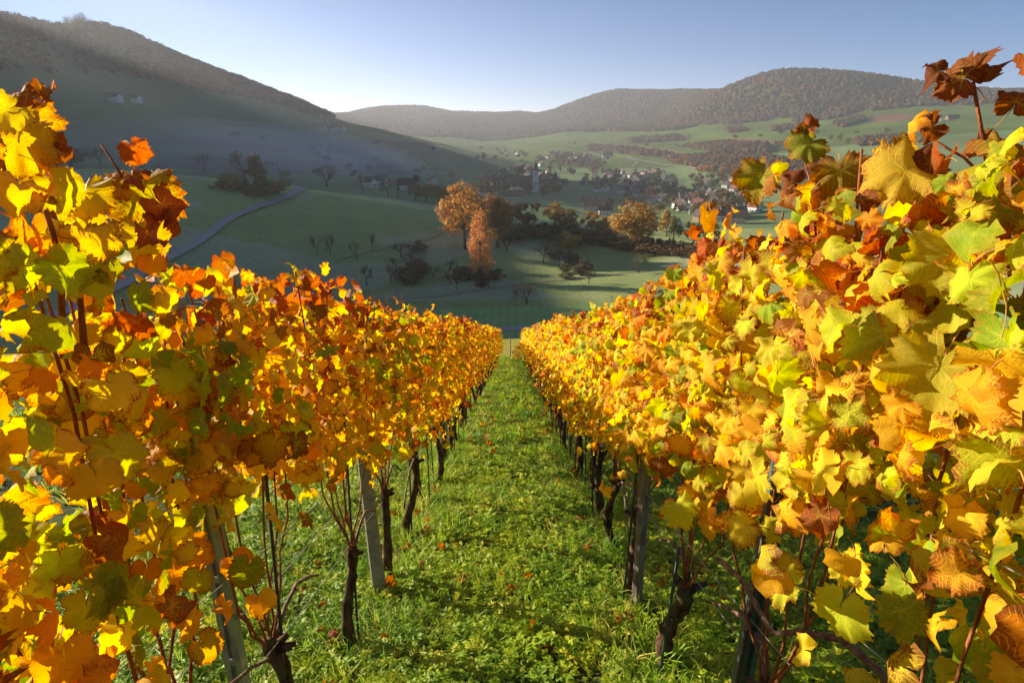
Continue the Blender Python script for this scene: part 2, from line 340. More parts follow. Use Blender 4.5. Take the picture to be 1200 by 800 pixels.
def ground(x, y):
    x = np.asarray(x, float); y = np.asarray(y, float); r = np.hypot(x, y); a = np.degrees(np.arctan2(x, y))
    i = np.clip(np.searchsorted(AZ, a) - 1, 0, len(AZ) - 2); j = np.clip(np.searchsorted(RR, r) - 1, 0, len(RR) - 2)
    fa = (a - AZ[i]) / (AZ[i + 1] - AZ[i]); fr = (r - RR[j]) / (RR[j + 1] - RR[j])
    z = (ZT[i, j] * (1 - fa) + ZT[i + 1, j] * fa) * (1 - fr) + (ZT[i, j + 1] * (1 - fa) + ZT[i + 1, j + 1] * fa) * fr
    return np.where(r < 38, -EYE - TS * y, z)
def hit(px, py, rmin=1.0, rmax=9000):
    """where the photo's line of sight through (px, py) meets the land"""
    d = ray(px, py); h = math.hypot(d[0], d[1]); rs = rmin * (rmax / rmin) ** np.linspace(0, 1, 1600)
    P = d[None, :] * (rs / h)[:, None]; g = ground(P[:, 0], P[:, 1]); k = np.nonzero(P[:, 2] <= g)[0]
    k = k[0] if len(k) else len(rs) - 1
    return Vector((P[k, 0], P[k, 1], float(g[k])))

# land use painted by the photo's own field boundaries
def inpoly(px, py, poly):
    n = len(poly); c = np.zeros(px.shape, bool)
    for i in range(n):
        x1, y1 = poly[i]; x2, y2 = poly[i - 1]
        m = ((y1 > py) != (y2 > py)) & (px < (x2 - x1) * (py - y1) / (y2 - y1 + 1e-9) + x1); c ^= m
    return c
# vertices hidden behind a nearer ridge keep their own band: the depth range is part of every patch
PX, PY, _ = project(XG, YG, ZT)
base = np.empty(ZT.shape + (3,)); base[:] = (.075, .105, .030)
def setc(m, c): base[m] = c
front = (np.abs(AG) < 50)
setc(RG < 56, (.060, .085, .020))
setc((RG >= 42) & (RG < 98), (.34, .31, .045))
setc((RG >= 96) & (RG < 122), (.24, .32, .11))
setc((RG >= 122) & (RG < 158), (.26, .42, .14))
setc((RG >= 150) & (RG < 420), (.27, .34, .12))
setc((RG > 281) & (RG < 297) & (np.abs(AG) < 45), (.40, .46, .16))  # paler band painted along the crest as its sunlit edge
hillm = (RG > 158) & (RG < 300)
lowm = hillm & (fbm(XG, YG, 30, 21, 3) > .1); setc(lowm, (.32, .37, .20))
setc((RG > 420) & (RG < 1350), (.15, .22, .09))
setc((RG >= 1350) & (RG < 2600), (.085, .135, .018))
setc(RG >= 2600, (.07, .06, .03))
brown = (.125, .085, .058)
for lo, hi, poly, c in [
    (500, 1900, [(395, 163), (440, 164), (521, 168), (505, 174), (460, 178), (395, 181)], brown),
    (450, 1500, [(395, 186), (464, 192), (480, 205), (440, 205), (395, 202), (340, 198), (330, 190)], brown),
    (450, 1500, [(200, 183), (330, 186), (395, 198), (395, 206), (260, 200), (180, 196)], (.13, .10, .07)),
    (500, 1500, [(150, 158), (300, 165), (380, 172), (380, 180), (260, 174), (140, 168)], (.13, .11, .07)),
    (500, 1700, [(480, 172), (520, 176), (600, 196), (560, 205), (470, 196)], (.07, .13, .05)),
    (500, 1700, [(395, 181), (460, 178), (464, 191), (395, 186)], (.10, .17, .07)),
    (1300, 2600, [(1010, 136), (1060, 134), (1085, 138), (1030, 144)], (.17, .09, .05)),
    (1300, 2600, [(850, 160), (900, 163), (930, 168), (880, 170)], (.16, .11, .05)),
    (1000, 2000, [(690, 168), (740, 170), (800, 178), (800, 184), (740, 180), (690, 175)], (.20, .12, .06)),
    (480, 1600, [(800, 190), (1000, 196), (1100, 215), (1000, 235), (880, 220)], (.075, .12, .05)),
]:
    setc(front & (RG > lo) & (RG < hi) & inpoly(PX, PY, poly), c)
f1 = fbm(XG, YG, 140, 31, 4)[..., None]; base *= 1 + .18 * f1 * np.clip(RG / 300, 0, 1)[..., None]
# pasture strips running down the bright slopes
strip = np.sign(np.sin(XG / 46 + YG / 210 + 2 * vnoise(XG / 300, YG / 300, 5)))[..., None] * ((RG > 1350) & (RG < 2600))[..., None]; base *= 1 + .10 * strip
nA, nR = len(AZ), len(RR)
vid = np.arange(nA * nR).reshape(nA, nR)
Q = np.stack([vid[:-1, :-1], vid[:-1, 1:], vid[1:, 1:], vid[1:, :-1]], -1).reshape(-1, 4)
tm = NT('land')
ta = tm.n('ShaderNodeAttribute', attribute_name='tint'); tv = tm.pos()
n1 = tm.noise(tv, .9, 5, .65); n2 = tm.noise(tv, .11, 5, .6); n3 = tm.noise(tv, 9, 4, .7)
tc = tm.mix(tm.ramp(n2, .35, .68, 0, .55), ta.outputs['Color'], tm.mix(1.0, ta.outputs['Color'], (1.35, 1.2, 1.25), 'MULTIPLY'))
tc = tm.mix(tm.ramp(n1, .3, .75, .55, 0), tc, tm.mix(1.0, tc, (.62, .66, .6), 'MULTIPLY'))
tc = tm.mix(tm.ramp(n3, .45, .8, 0, .4), tc, tm.mix(1.0, tc, (.55, .5, .5), 'MULTIPLY'))
wv = tm.n('ShaderNodeTexWave'); tm.l(tv, wv.inputs[0]); wv.inputs['Scale'].default_value = .16; wv.inputs['Distortion'].default_value = 3.5; wv.inputs['Detail'].default_value = 3; wv.inputs['Detail Scale'].default_value = .3
tc = tm.mix(tm.math('MULTIPLY', wv.outputs[1], .22), tc, tm.mix(1.0, tc, (.66, .72, .7), 'MULTIPLY'))
LAND = tm.done(tm.principled(tc, .95, tm.bump(tm.math('ADD', n1, n3), .6, .12), .1))
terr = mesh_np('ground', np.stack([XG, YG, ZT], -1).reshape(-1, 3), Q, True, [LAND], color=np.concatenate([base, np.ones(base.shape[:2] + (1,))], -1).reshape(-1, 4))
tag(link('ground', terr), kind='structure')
def ribbon(name, pts, w, mat, lift=.04, n=60, kind='structure', cross=2):
    """a road or path draped on the land along world points"""
    P = np.array([[p[0], p[1]] for p in pts]); s = np.concatenate([[0], np.cumsum(np.hypot(*np.diff(P, axis=0).T))])
    q = np.linspace(0, s[-1], n); X = pchip(s, P[:, 0], q); Y = pchip(s, P[:, 1], q)
    tx, ty = np.gradient(X), np.gradient(Y); l_ = np.hypot(tx, ty); nx, ny = -ty / l_, tx / l_
    vs = []; K = cross
    zc = ground(X, Y)
    for k in range(K + 1):
        o = (k / K - .5) * w; x = X + nx * o; y = Y + ny * o; vs.append(np.stack([x, y, np.maximum(ground(x, y), zc - .02) + lift], -1))
    V = np.stack(vs, 1).reshape(-1, 3); i = np.arange(n - 1)[:, None] * (K + 1) + np.arange(K)[None]; i = i.ravel()
    me = mesh_np(name, V, np.stack([i, i + 1, i + K + 2, i + K + 1], -1), True, [mat]); o = link(name, me)
    return tag(o, kind=kind)
ASPHALT = simple('asphalt', (.22, .215, .22), (.32, .31, .31), 2.5, .75, .3, .2, .02)
TRACKM = simple('gravel_track_surface', (.16, .13, .09), (.26, .22, .16), 2, .95)
VERGE = simple('verge_grass', (.22, .24, .05), (.34, .34, .09), 1.5, .95)
p1 = [hit(*q) for q in [(380, 401), (525, 389), (600, 386), (720, 377), (860, 364)]]
ribbon('road', p1, 3.6, ASPHALT, .10, 120)
p2 = [hit(*q) for q in [(60, 372), (120, 345), (178, 316), (225, 290), (262, 262), (290, 248), (318, 238), (338, 231), (349, 224), (345, 217.5)]]
ribbon('road', p2 + [at(322, 211.5, 290)], 3.2, ASPHALT, .14, 120)
pv = [Vector((p[0] + 2.4, p[1] + .6, p[2])) for p in p2[6:]]
ribbon('road_verge', pv + [at(330, 212, 290)], 1.1, VERGE, .18, 80)
ribbon('footpath', [hit(*q) for q in [(440, 353), (500, 349), (560, 341), (620, 333), (680, 327), (760, 318), (820, 312)]], 1.4, TRACKM, .12, 120)
ribbon('footpath', [hit(*q) for q in [(395, 305), (430, 297), (470, 288), (505, 280), (525, 270)]], .9, TRACKM, .12, 60)
ribbon('road', [hit(*q, rmin=900) for q in [(640, 176), (700, 182), (760, 190), (800, 196), (850, 200)]], 7, ASPHALT, .8, 80)
ribbon('road', [hit(*q, rmin=900) for q in [(740, 196), (746, 190), (738, 187), (722, 183)]], 5, TRACKM, .8, 60)
# yellow lit grass bank below the vineyard comes from the land itself

# ---------------------------------------------------------------- scattering of uncountable stuff on points
def scatter(name, P, sources, rot=None, scl=None, idx=None, kind='stuff', seed=0):
    n = len(P); r_ = np.random.default_rng(seed)
    rot = rot if rot is not None else np.stack([np.zeros(n), np.zeros(n), r_.random(n) * 6.283], -1)
    scl = scl if scl is not None else np.ones(n); idx = idx if idx is not None else r_.integers(0, len(sources), n)
    me = bpy.data.meshes.new(name); me.vertices.add(n); me.vertices.foreach_set('co', np.asarray(P, np.float32).ravel())
    a = me.attributes.new('rot', 'FLOAT_VECTOR', 'POINT'); a.data.foreach_set('vector', np.asarray(rot, np.float32).ravel())
    a = me.attributes.new('scl', 'FLOAT', 'POINT'); a.data.foreach_set('value', np.asarray(scl, np.float32))
    a = me.attributes.new('idx', 'INT', 'POINT'); a.data.foreach_set('value', np.asarray(idx, np.int32))
    o = link(name, me)
    g = bpy.data.node_groups.new(name, 'GeometryNodeTree'); g.interface.new_socket('Geometry', in_out='INPUT', socket_type='NodeSocketGeometry'); g.interface.new_socket('Geometry', in_out='OUTPUT', socket_type='NodeSocketGeometry')
    gi = g.nodes.new('NodeGroupInput'); go = g.nodes.new('NodeGroupOutput'); iop = g.nodes.new('GeometryNodeInstanceOnPoints'); jn = g.nodes.new('GeometryNodeJoinGeometry')
    for s in reversed(sources):
        oi = g.nodes.new('GeometryNodeObjectInfo'); oi.inputs['Object'].default_value = s; oi.inputs['As Instance'].default_value = True; g.links.new(oi.outputs['Geometry'], jn.inputs[0])
    def na(nm, ty):
        q = g.nodes.new('GeometryNodeInputNamedAttribute'); q.data_type = ty; q.inputs['Name'].default_value = nm; return q.outputs[0]
    e2r = g.nodes.new('FunctionNodeEulerToRotation'); g.links.new(na('rot', 'FLOAT_VECTOR'), e2r.inputs[0])
    g.links.new(gi.outputs[0], iop.inputs['Points']); g.links.new(jn.outputs[0], iop.inputs['Instance']); iop.inputs['Pick Instance'].default_value = True
    g.links.new(na('idx', 'INT'), iop.inputs['Instance Index']); g.links.new(e2r.outputs[0], iop.inputs['Rotation']); g.links.new(na('scl', 'FLOAT'), iop.inputs['Scale'])
    g.links.new(iop.outputs[0], go.inputs[0])
    m = o.modifiers.new('scatter', 'NODES'); m.node_group = g
    o['kind'] = kind
    return o
def source_obj(name, me, mat=None):
    if mat is not None and len(me.materials) == 0: me.materials.append(mat)
    return bpy.data.objects.new(name, me)      # never linked: it exists only as the shape that the scatter uses

# ---------------------------------------------------------------- tree crowns
def blob_mesh(name, seed, sub=2, elong=1.0, rough=.3):
    bm = bmesh.new(); bmesh.ops.create_icosphere(bm, subdivisions=sub, radius=1); r_ = random.Random(seed)
    off = [Vector((r_.gauss(0, 1), r_.gauss(0, 1), r_.gauss(0, 1))).normalized() for _ in range(14)]
    for v in bm.verts:
        n_ = v.co.normalized(); d = max(0, max(n_.dot(o) for o in off) - .5); v.co = n_ * (.78 + d * .5 + r_.uniform(-rough, rough) * .35); v.co.z *= elong
    me = bpy.data.meshes.new(name); bm.to_mesh(me); bm.free(); return me
FOREST_FAR = forest_mat('far_autumn_forest', [(.056, .022, .012), (.080, .030, .011), (.040, .023, .014), (.10, .042, .011), (.026, .024, .014), (.068, .021, .011), (.014, .023, .016), (.13, .042, .009)])
FT = [source_obj('forest_tree_shape', blob_mesh('forest_tree_shape', k, 2, .95 + .1 * (k % 3), .5), FOREST_FAR) for k in range(5)]
def scatter_region(name, n, accept, azr, rr_, seed, sc, sources=FT, lift=.55, zs=1.0):
    g = np.random.default_rng(seed); a = g.uniform(azr[0], azr[1], n); r = np.sqrt(g.uniform(rr_[0]**2, rr_[1]**2, n))
    x = np.sin(np.radians(a)) * r; y = np.cos(np.radians(a)) * r; z = ground(x, y); px, py, _ = project(x, y, z)
    m = accept(a, r, px, py, x, y); x, y, z = x[m], y[m], z[m]; s = g.uniform(sc[0], sc[1], len(x))
    return scatter(name, np.stack([x, y, z + s * lift], -1), sources, None, s, None, seed=seed)
ff = np.array([(p[0], p[1]) for p in FOREST_FOOT]); FOOTL = L(FOREST_FOOT)
def acc_right(a, r, px, py, x, y):
    foot = np.interp(a, FOOTL[:, 0], FOOTL[:, 1]) + 60 * vnoise(x / 90, y / 90, 8) + 25 * vnoise(x / 25, y / 25, 2)
    return (r > foot) & (a > -17.9) 
lc = L(LEFTCREST)
LF = np.array([(0, 88), (100, 90), (200, 100), (300, 118), (370, 136), (392, 138), (400, 60), (540, 60)])
def acc_left(a, r, px, py, x, y):
    return (((py < np.interp(px, LF[:, 0], LF[:, 1]) + 3 * vnoise(x / 60, y / 60, 4)) & (r > 640) & (a > -43)) | ((a <= -43) & (a > -48) & (r > 760) & (r < 1000))) & ~((px > 58) & (px < 88) & (vnoise(x / 14, y / 14, 6) < .5) & (r > 900))
# hedgerow and copse stuff on the bright slopes
def patches(polys, lo, hi):
    def acc(a, r, px, py, x, y):
        m = np.zeros(px.shape, bool)
        for p in polys: m |= inpoly(px, py, p)
        return m & (r > lo) & (r < hi)
    return acc
scatter_region('hedgerow_scrub', 60000, patches([[(800, 172), (850, 168), (905, 172), (900, 180), (840, 178)], [(690, 172), (745, 175), (790, 182), (790, 186), (735, 181), (690, 176)], [(780, 186), (850, 182), (900, 186), (960, 196), (1060, 205), (1060, 220), (900, 212), (830, 200)], [(975, 146), (1010, 138), (1015, 142), (985, 150)], [(735, 163), (800, 160), (800, 165), (740, 168)], [(850, 152), (870, 150), (875, 154), (855, 156)], [(905, 150), (935, 148), (935, 151), (905, 154)], [(1000, 165), (1060, 162), (1065, 168), (1010, 172)]], 900, 2600), (-5, 38), (900, 2500), 15, (3, 7))
# ---------------------------------------------------------------- vine leaves
LOBES = [(0, .98, 42), (56, .92, 41), (-56, .92, 41), (110, .82, 42), (-110, .82, 42), (150, .70, 32), (-150, .70, 32)]
def leaf_R(th, teeth=0.0, deep=1.0):
    r = .30
    for a, l_, w in LOBES:
        d = abs((th - a + 180) % 360 - 180); r = max(r, l_ * math.exp(-.62 * deep * (d / w) ** 2))
    s = abs(abs(th) - 180)
    if s < 20: r *= .22 + .78 * (s / 20) ** .8
    return r * (1 + teeth)
def leaf_arrays(N, rings, shape, seed, teeth=.07):
    """one leaf, stalk joint at the origin, tip along +Y, unit length; shape = (fold, cup, wave, bend, roll, crumple)"""
    fold, cup, wave, bend, roll, crumple = shape; r_ = random.Random(seed)
    ph = r_.uniform(0, 6.28); ph2 = r_.uniform(0, 6.28); deep = r_.uniform(.35, .9)
    V = [(0, 0, 0)]; U = [(0, 0)]; RM = [0.0]
    axes = [a for a, _, _ in LOBES[:5]]
    for t in rings:
        for k in range(N):
            th = (k + .5) * 360 / N - 180
            tt = (teeth if k % 2 else -teeth) * (1 if t == rings[-1] else 0) * r_.uniform(.5, 1.5)
            rr_ = leaf_R(th, tt, deep) * (t if t < 1 else 1)
            if t < 1: rr_ = t * (.55 * leaf_R(th, 0, deep) + .45 * .75) if t < .5 else rr_
            x, y = math.sin(R(th)) * rr_, math.cos(R(th)) * rr_
            dd = min(abs((th - a + 180) % 360 - 180) for a in axes)
            dd = min(dd, 80)
            V.append((x, y, 0)); U.append((rr_ * math.cos(R(dd)), rr_ * math.sin(R(dd)))); RM.append(t)
    V = np.array(V, float); F = [(0, 1 + (k + 1) % N, 1 + k) for k in range(N)]; Q4 = []
    for i in range(len(rings) - 1):
        for k in range(N):
            a, b = 1 + i * N + k, 1 + i * N + (k + 1) % N; Q4.append((a, b, b + N, a + N))
    # no web across the stalk notch
    F = [f for f in F if f[2] != N]; Q4 = [q for q in Q4 if (q[0] - 1) % N != N - 1]
    x, y = V[:, 0].copy(), V[:, 1].copy(); r = np.hypot(x, y); th = np.arctan2(x, y)
    U = np.array(U); z = fold * np.abs(x) + cup * r * r + wave * np.sin(3 * th + ph) * r**2 + wave * .6 * np.sin(7 * th + ph2) * r**3
    z += .20 * np.sin(U[:, 1] * 11 + U[:, 0] * 3) * r ** .5 * (1 if teeth > 0 else 0) * .6
    if crumple: z += crumple * (np.sin(x * 9 + ph) * np.cos(y * 8 + ph2)) * r
    if abs(bend) > .01: z, y = z + (1 - np.cos(bend * y)) / bend * -1, np.sin(bend * y) / bend
    if abs(roll) > .01:
        x2 = np.sin(roll * x) / roll; z = z + (1 - np.cos(roll * x)) / roll; x = x2
    return np.stack([x, y, z], -1), F, Q4, U, np.array(RM)
def leaf_mesh(name, N, rings, shape, seed, stalk=True):
    V, F, Q4, U, RM = leaf_arrays(N, rings, shape, seed); nf, nq = len(F), len(Q4)
    V = list(map(tuple, V)); U = list(map(tuple, U)); RM = list(RM)
    if stalk:
        m = MB(); r_ = random.Random(seed); a = r_.uniform(-.3, .3)
        m.tube([(0, .03, -.015), (a * .1, -.3, -.12), (a * .5, -.62, -.38), (a, -.82, -.72)], [.020, .018, .018, .024], 3, cap=False)
        b = len(V); V += m.v; U += [(0, 1)] * len(m.v); RM += [0] * len(m.v); Q4 = list(Q4) + [tuple(b + i for i in f) for f in m.f]
    me = mesh_np(name, V, [np.array(F), np.array(Q4)], True, [LEAF_OBJ, PETIOLE], [0] * nf + [0] * nq + [1] * (len(Q4) - nq), None, U, RM)
    return me
SHAPES = [(.12, -.12, .16, .7, 0, .05), (-.14, .14, .18, 1.1, 0, .08), (.34, -.05, .18, .6, 0, .07), (-.05, -.28, .22, .9, .4, .08), (.05, .14, .28, 1.4, 0, .10), (.55, 0, .16, 1.0, .2, .08), (-.3, .25, .30, 1.6, -.7, .14), (.12, -.35, .18, .4, .9, .10)]
LEAVES = [leaf_mesh('leaf', 58, (.3, .62, .9, 1.0), s, 40 + i) for i, s in enumerate(SHAPES)]
CURLED = [leaf_mesh('leaf', 40, (.3, .66, 1.0), s, 70 + i) for i, s in enumerate([(.3, .3, .35, 1.8, 2.2, .12), (-.3, -.3, .3, -1.6, 1.8, .15), (.5, .2, .4, 2.4, -1.6, .14)])]
MIDLEAF = [leaf_arrays(20, (.55, 1.0), SHAPES[i], 90 + i, .04) for i in (0, 3, 4, 6)]
FARLEAF = [leaf_arrays(12, (1.0,), SHAPES[i], 95 + i, 0) for i in (0, 2, 4)]

C_GREEN, C_LIME, C_YEL, C_GOLD, C_ORA, C_RED, C_BRN = (.25, .42, .02), (.58, .66, .03), (.93, .69, .025), (.93, .55, .018), (.90, .34, .012), (.54, .06, .012), (.32, .13, .03)
def leaf_colour(r_, side, y, h, top):
    """returns r, g, b and dryness; SIDE -1 is the row on the left"""
    u = (h - 1.0) / 1.2
    if side > 0:
        near = max(0, 1 - y / 10); w = [.10 + .55 * near * u, .14 + .95 * near * u, .38, .34 + .10 * (1 - u), .10, .015, .03]
        if top - h < .22: w = [.10, .14, .15, .15, .16, .14, .22] if y > 2.6 else [.10, .12, .10, .12, .14, .20, .32]
    else:
        near = max(0, 1 - y / 6); w = [.11 + .12 * near, .15 + .14 * near, .38, .32, .13 + .05 * (1 - near), .035, .035]
        if top - h < .16: w = [.05, .10, .12, .12, .20, .28, .24]
    c = r_.choices([C_GREEN, C_LIME, C_YEL, C_GOLD, C_ORA, C_RED, C_BRN], [q * m_ for q, m_ in zip(w, (1 + .8 * math.sin(y * 2.3 + side), 1 + .7 * math.sin(y * 1.7), 1, 1 + .3 * math.sin(y * 3.1), 1 + .8 * math.sin(y * 1.3 + 2 + side), 1 + .8 * math.sin(y * 2.9), 1 + .9 * math.sin(y * 4.1 + h * 3)))])[0]; j = r_.uniform(.78, 1.15)
    dry = min(1, max(0, r_.gauss(.30, .2)))
    if c in (C_RED, C_BRN): dry = r_.uniform(.35, .8)
    if c is C_GREEN: dry *= .5
    if y > 5: dry *= .8
    return (c[0] * j * r_.uniform(.9, 1.1), c[1] * j * r_.uniform(.86, 1.12), c[2] * j, dry)
TOPL = np.array([(-2, .33), (.8, .36), (1.05, .36), (1.22, .15), (1.5, .14), (1.75, .04), (2.0, .19), (2.4, .24), (3.0, .20), (3.6, .15), (6, .14), (12, .11), (40, .08)])
TOPR = np.array([(-2, .30), (.9, .32), (1.15, .30), (1.35, .24), (1.5, .34), (1.65, .44), (2.0, .42), (2.3, .33), (2.9, .23), (4.1, .19), (7, .14), (12, .11), (40, .08)])
def top_h(side, y):
    t = TOPL if side < 0 else TOPR; return EYE + .12 + .035 * math.sin(y * 7.7 + side) + .03 * math.sin(y * 17.3) + float(np.interp(y, t[:, 0], t[:, 1]))
def bot_h(side, y):
    return float(np.interp(y, [-1, 1.0, 1.6, 2.6, 3.6, 6, 12], [1.0, 1.04, 1.46, 1.34, 1.18, .96, .88] if side < 0 else [1.48, 1.46, 1.40, 1.32, 1.20, .98, .88])) + .07 * math.sin(y * 5 + side) + .06 * math.sin(y * 11.3)
def leaf_frame(r_, side_out):
    n = Vector((side_out * r_.uniform(.35, 1.1), r_.gauss(0, .45) + .05, r_.uniform(-.1, .85))).normalized()
    if r_.random() < .16: n = Vector((r_.gauss(0, 1), r_.gauss(0, 1), r_.gauss(0, 1))).normalized()
    t = Vector((r_.gauss(0, .45), r_.gauss(0, .45), -1)); t = (t - n * t.dot(n)).normalized(); x = t.cross(n)
    return Matrix((x, t, n)).transposed()
XL, XR = -.94, .86
def foliage_mesh(name, r_, side, X, y0, half, n, variants, size, thick, box_only=False, by=None):
    Vs, Us, Rs, Cs, T3, T4 = [], [], [], [], [], []; b = 0
    for _ in range(n):
        y = y0 + r_.uniform(-half, half); tp = top_h(side, y) + r_.uniform(-.16, -.02 if y < 8 else .04); bt = bot_h(side, y) + r_.uniform(-.16, .08)
        u = r_.random(); h = bt + (tp - bt) * u; so_ = r_.choice((-1, 1)); x = X + so_ * abs(r_.gauss(0, thick)) * (1 - .35 * u)
        M = leaf_frame(r_, so_); s = r_.uniform(*size); V, F, Q4, U, RM = r_.choice(variants)
        A = np.array(M) * s; P = V @ A.T + np.array([x, y, -TS * y - EYE + h]) - by
        c = leaf_colour(r_, side, y, h, tp); k = len(P)
        Vs.append(P); Us.append(U); Rs.append(RM); Cs.append(np.tile(c, (k, 1)))
        T3.append(np.array(F) + b)
        if len(Q4): T4.append(np.array(Q4) + b)
        b += k
    return mesh_np(name, np.concatenate(Vs), [np.concatenate(T3)] + ([np.concatenate(T4)] if T4 else []), True, [LEAF_MESH], color=np.concatenate(Cs), uv=np.concatenate(Us), rim=np.concatenate(Rs))
def trunk_mesh(r_, hgt, n=9, rings=16, rad=.034, lean=(0, 0)):
    m = MB(); pts = []; rads = []; dx = dy = 0
    ax, ay, px_, py_ = r_.uniform(.015, .05), r_.uniform(.015, .05), r_.uniform(0, 6), r_.uniform(0, 6)
    for i in range(rings):
        t = i / (rings - 1); pts.append((ax * math.sin(t * 5 + px_) - ax * math.sin(px_) + lean[0] * t, ay * math.sin(t * 6 + py_) - ay * math.sin(py_) + lean[1] * t, -.06 + t * (hgt + .06)))
        rads.append(rad * (1.25 - .45 * t + .55 * max(0, (t - .82) / .18)) * r_.uniform(.86, 1.16) * (1 if i < rings - 1 else .6))
    m.tube(pts, rads, n, 0, True, .16, r_)
    e = pts[-2]
    for k in range(3):      # stubs of old pruning cuts round the head
        a = r_.uniform(0, 6.28); d = Vector((math.cos(a), math.sin(a), r_.uniform(.1, .9))).normalized()
        p = Vector(e) + d * rad * .4; m.tube([p, p + d * rad * 1.2, p + d * rad * (1.7 + r_.random())], [rad * .62, rad * .5, rad * .3], 6, 0, True, .12, r_)
    return m.mesh('trunk', [BARK], True), Vector(e)
def cane_path(r_, head, yoff, top, side, n=9):
    p = []; sx, sy = r_.uniform(-.09, .09), r_.uniform(-.05, .05)
    mid = Vector((head.x * .4 + sx, head.y + yoff * .75, head.z + (.25 if top > 1.5 else .1)))
    end = Vector((sx * 1.5, head.y + yoff + sy, top - TS * yoff))
    for i in range(n):
        t = i / (n - 1); q = head.lerp(mid, t * 2) if t < .5 else mid.lerp(end, t * 2 - 1)
        q = q.lerp(head.lerp(end, t), .35) + Vector((r_.gauss(0, .010), r_.gauss(0, .010), 0)); p.append(q)
    return p
def cane_obj(root, pts, r0, r1, mat=CANE, nodes=True, n=6):
    m = MB(); k = len(pts); rad = [r0 + (r1 - r0) * i / (k - 1) for i in range(k)]
    if nodes: rad = [r * (1.0 if i % 2 else 1.22) for i, r in enumerate(rad)]
    m.tube(pts, rad, n, 0, True)
    return link('cane', m.mesh('cane', [mat], True), parent=root)

ORD = ['first', 'second', 'third', 'fourth', 'fifth', 'sixth', 'seventh', 'eighth', 'ninth', 'tenth', 'eleventh', 'twelfth']
TENS = {20: 'twenty', 30: 'thirty', 40: 'forty'}
ORDS = ORD + ['thirteenth', 'fourteenth', 'fifteenth', 'sixteenth', 'seventeenth', 'eighteenth', 'nineteenth', 'twentieth', *['twenty ' + q for q in ORD[:9]], 'thirtieth', *['thirty ' + q for q in ORD[:9]], 'fortieth', *['forty ' + q for q in ORD[:6]]]
def add_leaf(root, by, P, M, s, col, me):
    o = bpy.data.objects.new('leaf', me); COL.objects.link(o); o.parent = root
    M4 = (M * s).to_4x4(); M4.translation = Vector(P) - Vector(by); o.matrix_local = M4; o.color = col
    return o
VINES = {}
def near_vine(side, k, y0, n_leaf, n_fill):
    r_ = random.Random(1000 * (side + 2) + k); X = (XL if side < 0 else XR) + r_.uniform(-.03, .03); z0 = -EYE - TS * y0
    root = empty('grapevine', (X, y0, z0)); by = (X, y0, z0)
    where = 'left' if side < 0 else 'right'
    tm_, head = trunk_mesh(r_, .62, lean=(-.04, -.03), rad=.040, rings=18) if side > 0 and k == 3 else trunk_mesh(r_, r_.uniform(.66, .78), lean=(r_.uniform(-.10, .10), r_.uniform(-.12, .12)), rad=r_.uniform(.026, .038))
    link('trunk', tm_, parent=root)
    top = top_h(side, y0)
    for j in range(7):
        yo = (j - 3) * .15 + r_.uniform(-.05, .05); cane_obj(root, cane_path(r_, head, yo, top_h(side, y0 + yo) + r_.uniform(-.20, .01), side), .0052, .0027)
    # last winter's cane bent down to the lowest wire
    d = r_.choice((-1, 1)); cane_obj(root, [head, head + Vector((.02, d * .12, .10)), head + Vector((.01, d * .28, .08)), head + Vector((0, d * .45, -.02)), head + Vector((0, d * .56, -.10 - TS * 0))], .0085, .006, OLDCANE)
    for _ in range(n_leaf):
        y = y0 + r_.uniform(-.47, .47); tp = top_h(side, y) + r_.uniform(-.18, -.04); bt = bot_h(side, y) + r_.uniform(-.14, .10)
        if r_.random() < .035: bt -= .25
        u = r_.random(); h = bt + (tp - bt) * u
        inner = r_.random() < .62; so_ = -side if inner else side
        x = X + so_ * (.05 + abs(r_.gauss(0, .14))) * (1 - .3 * u); P = (x, y, -EYE - TS * y + h)
        s = r_.triangular(.032, .084, .056) * (.95 if y < 1.7 else .86) * (1 if tp - h > .15 else .72); col = leaf_colour(r_, side, y, h, tp)
        me = r_.choice(CURLED) if (col[3] > .62 and r_.random() < .55) else r_.choice(LEAVES)
        add_leaf(root, by, P, leaf_frame(r_, so_), s, col, me)
    f = link('foliage', foliage_mesh('foliage', r_, side, X, y0, .48, n_fill, MIDLEAF, (.038, .068), .13, by=np.array(by)), parent=root); f['kind'] = 'stuff'
    return root, by, head, r_
YL = [.17 + .907 * k for k in range(0, 43)]; YR = [2.6 + .87 * k for k in range(-3, 43)]
YL = [y for y in YL if y < 38.6]; YR = [y for y in YR if y < 38.6]
LOOKL = ['hanging orange and brown leaves at the very edge of the view', 'tall shoots and curled red leaves rising against the misty hill', 'bare red canes fanning out under orange leaves', 'knobbly dark trunk a step before the concrete post', 'gnarled trunk standing right behind the concrete post', 'slim dark trunk just past the concrete post', 'forked dark trunk and golden crown', 'leaning dark trunk and orange crown', 'straight dark trunk and orange red crown', 'short dark trunk and golden orange crown']
LOOKR = ['lime green leaves at the very edge of the view', 'tall shoot carrying a dried brown leaf above all others', 'long grey old cane reaching past the green post', 'thick bent mossy trunk between the green and wooden posts', 'trunk hugging the weathered wooden post', 'curved trunk with yellow leaves hanging low', 'straight trunk and green yellow crown', 'thin trunk and golden crown with few green leaves', 'dark trunk and bright yellow crown', 'short trunk and yellow orange crown']
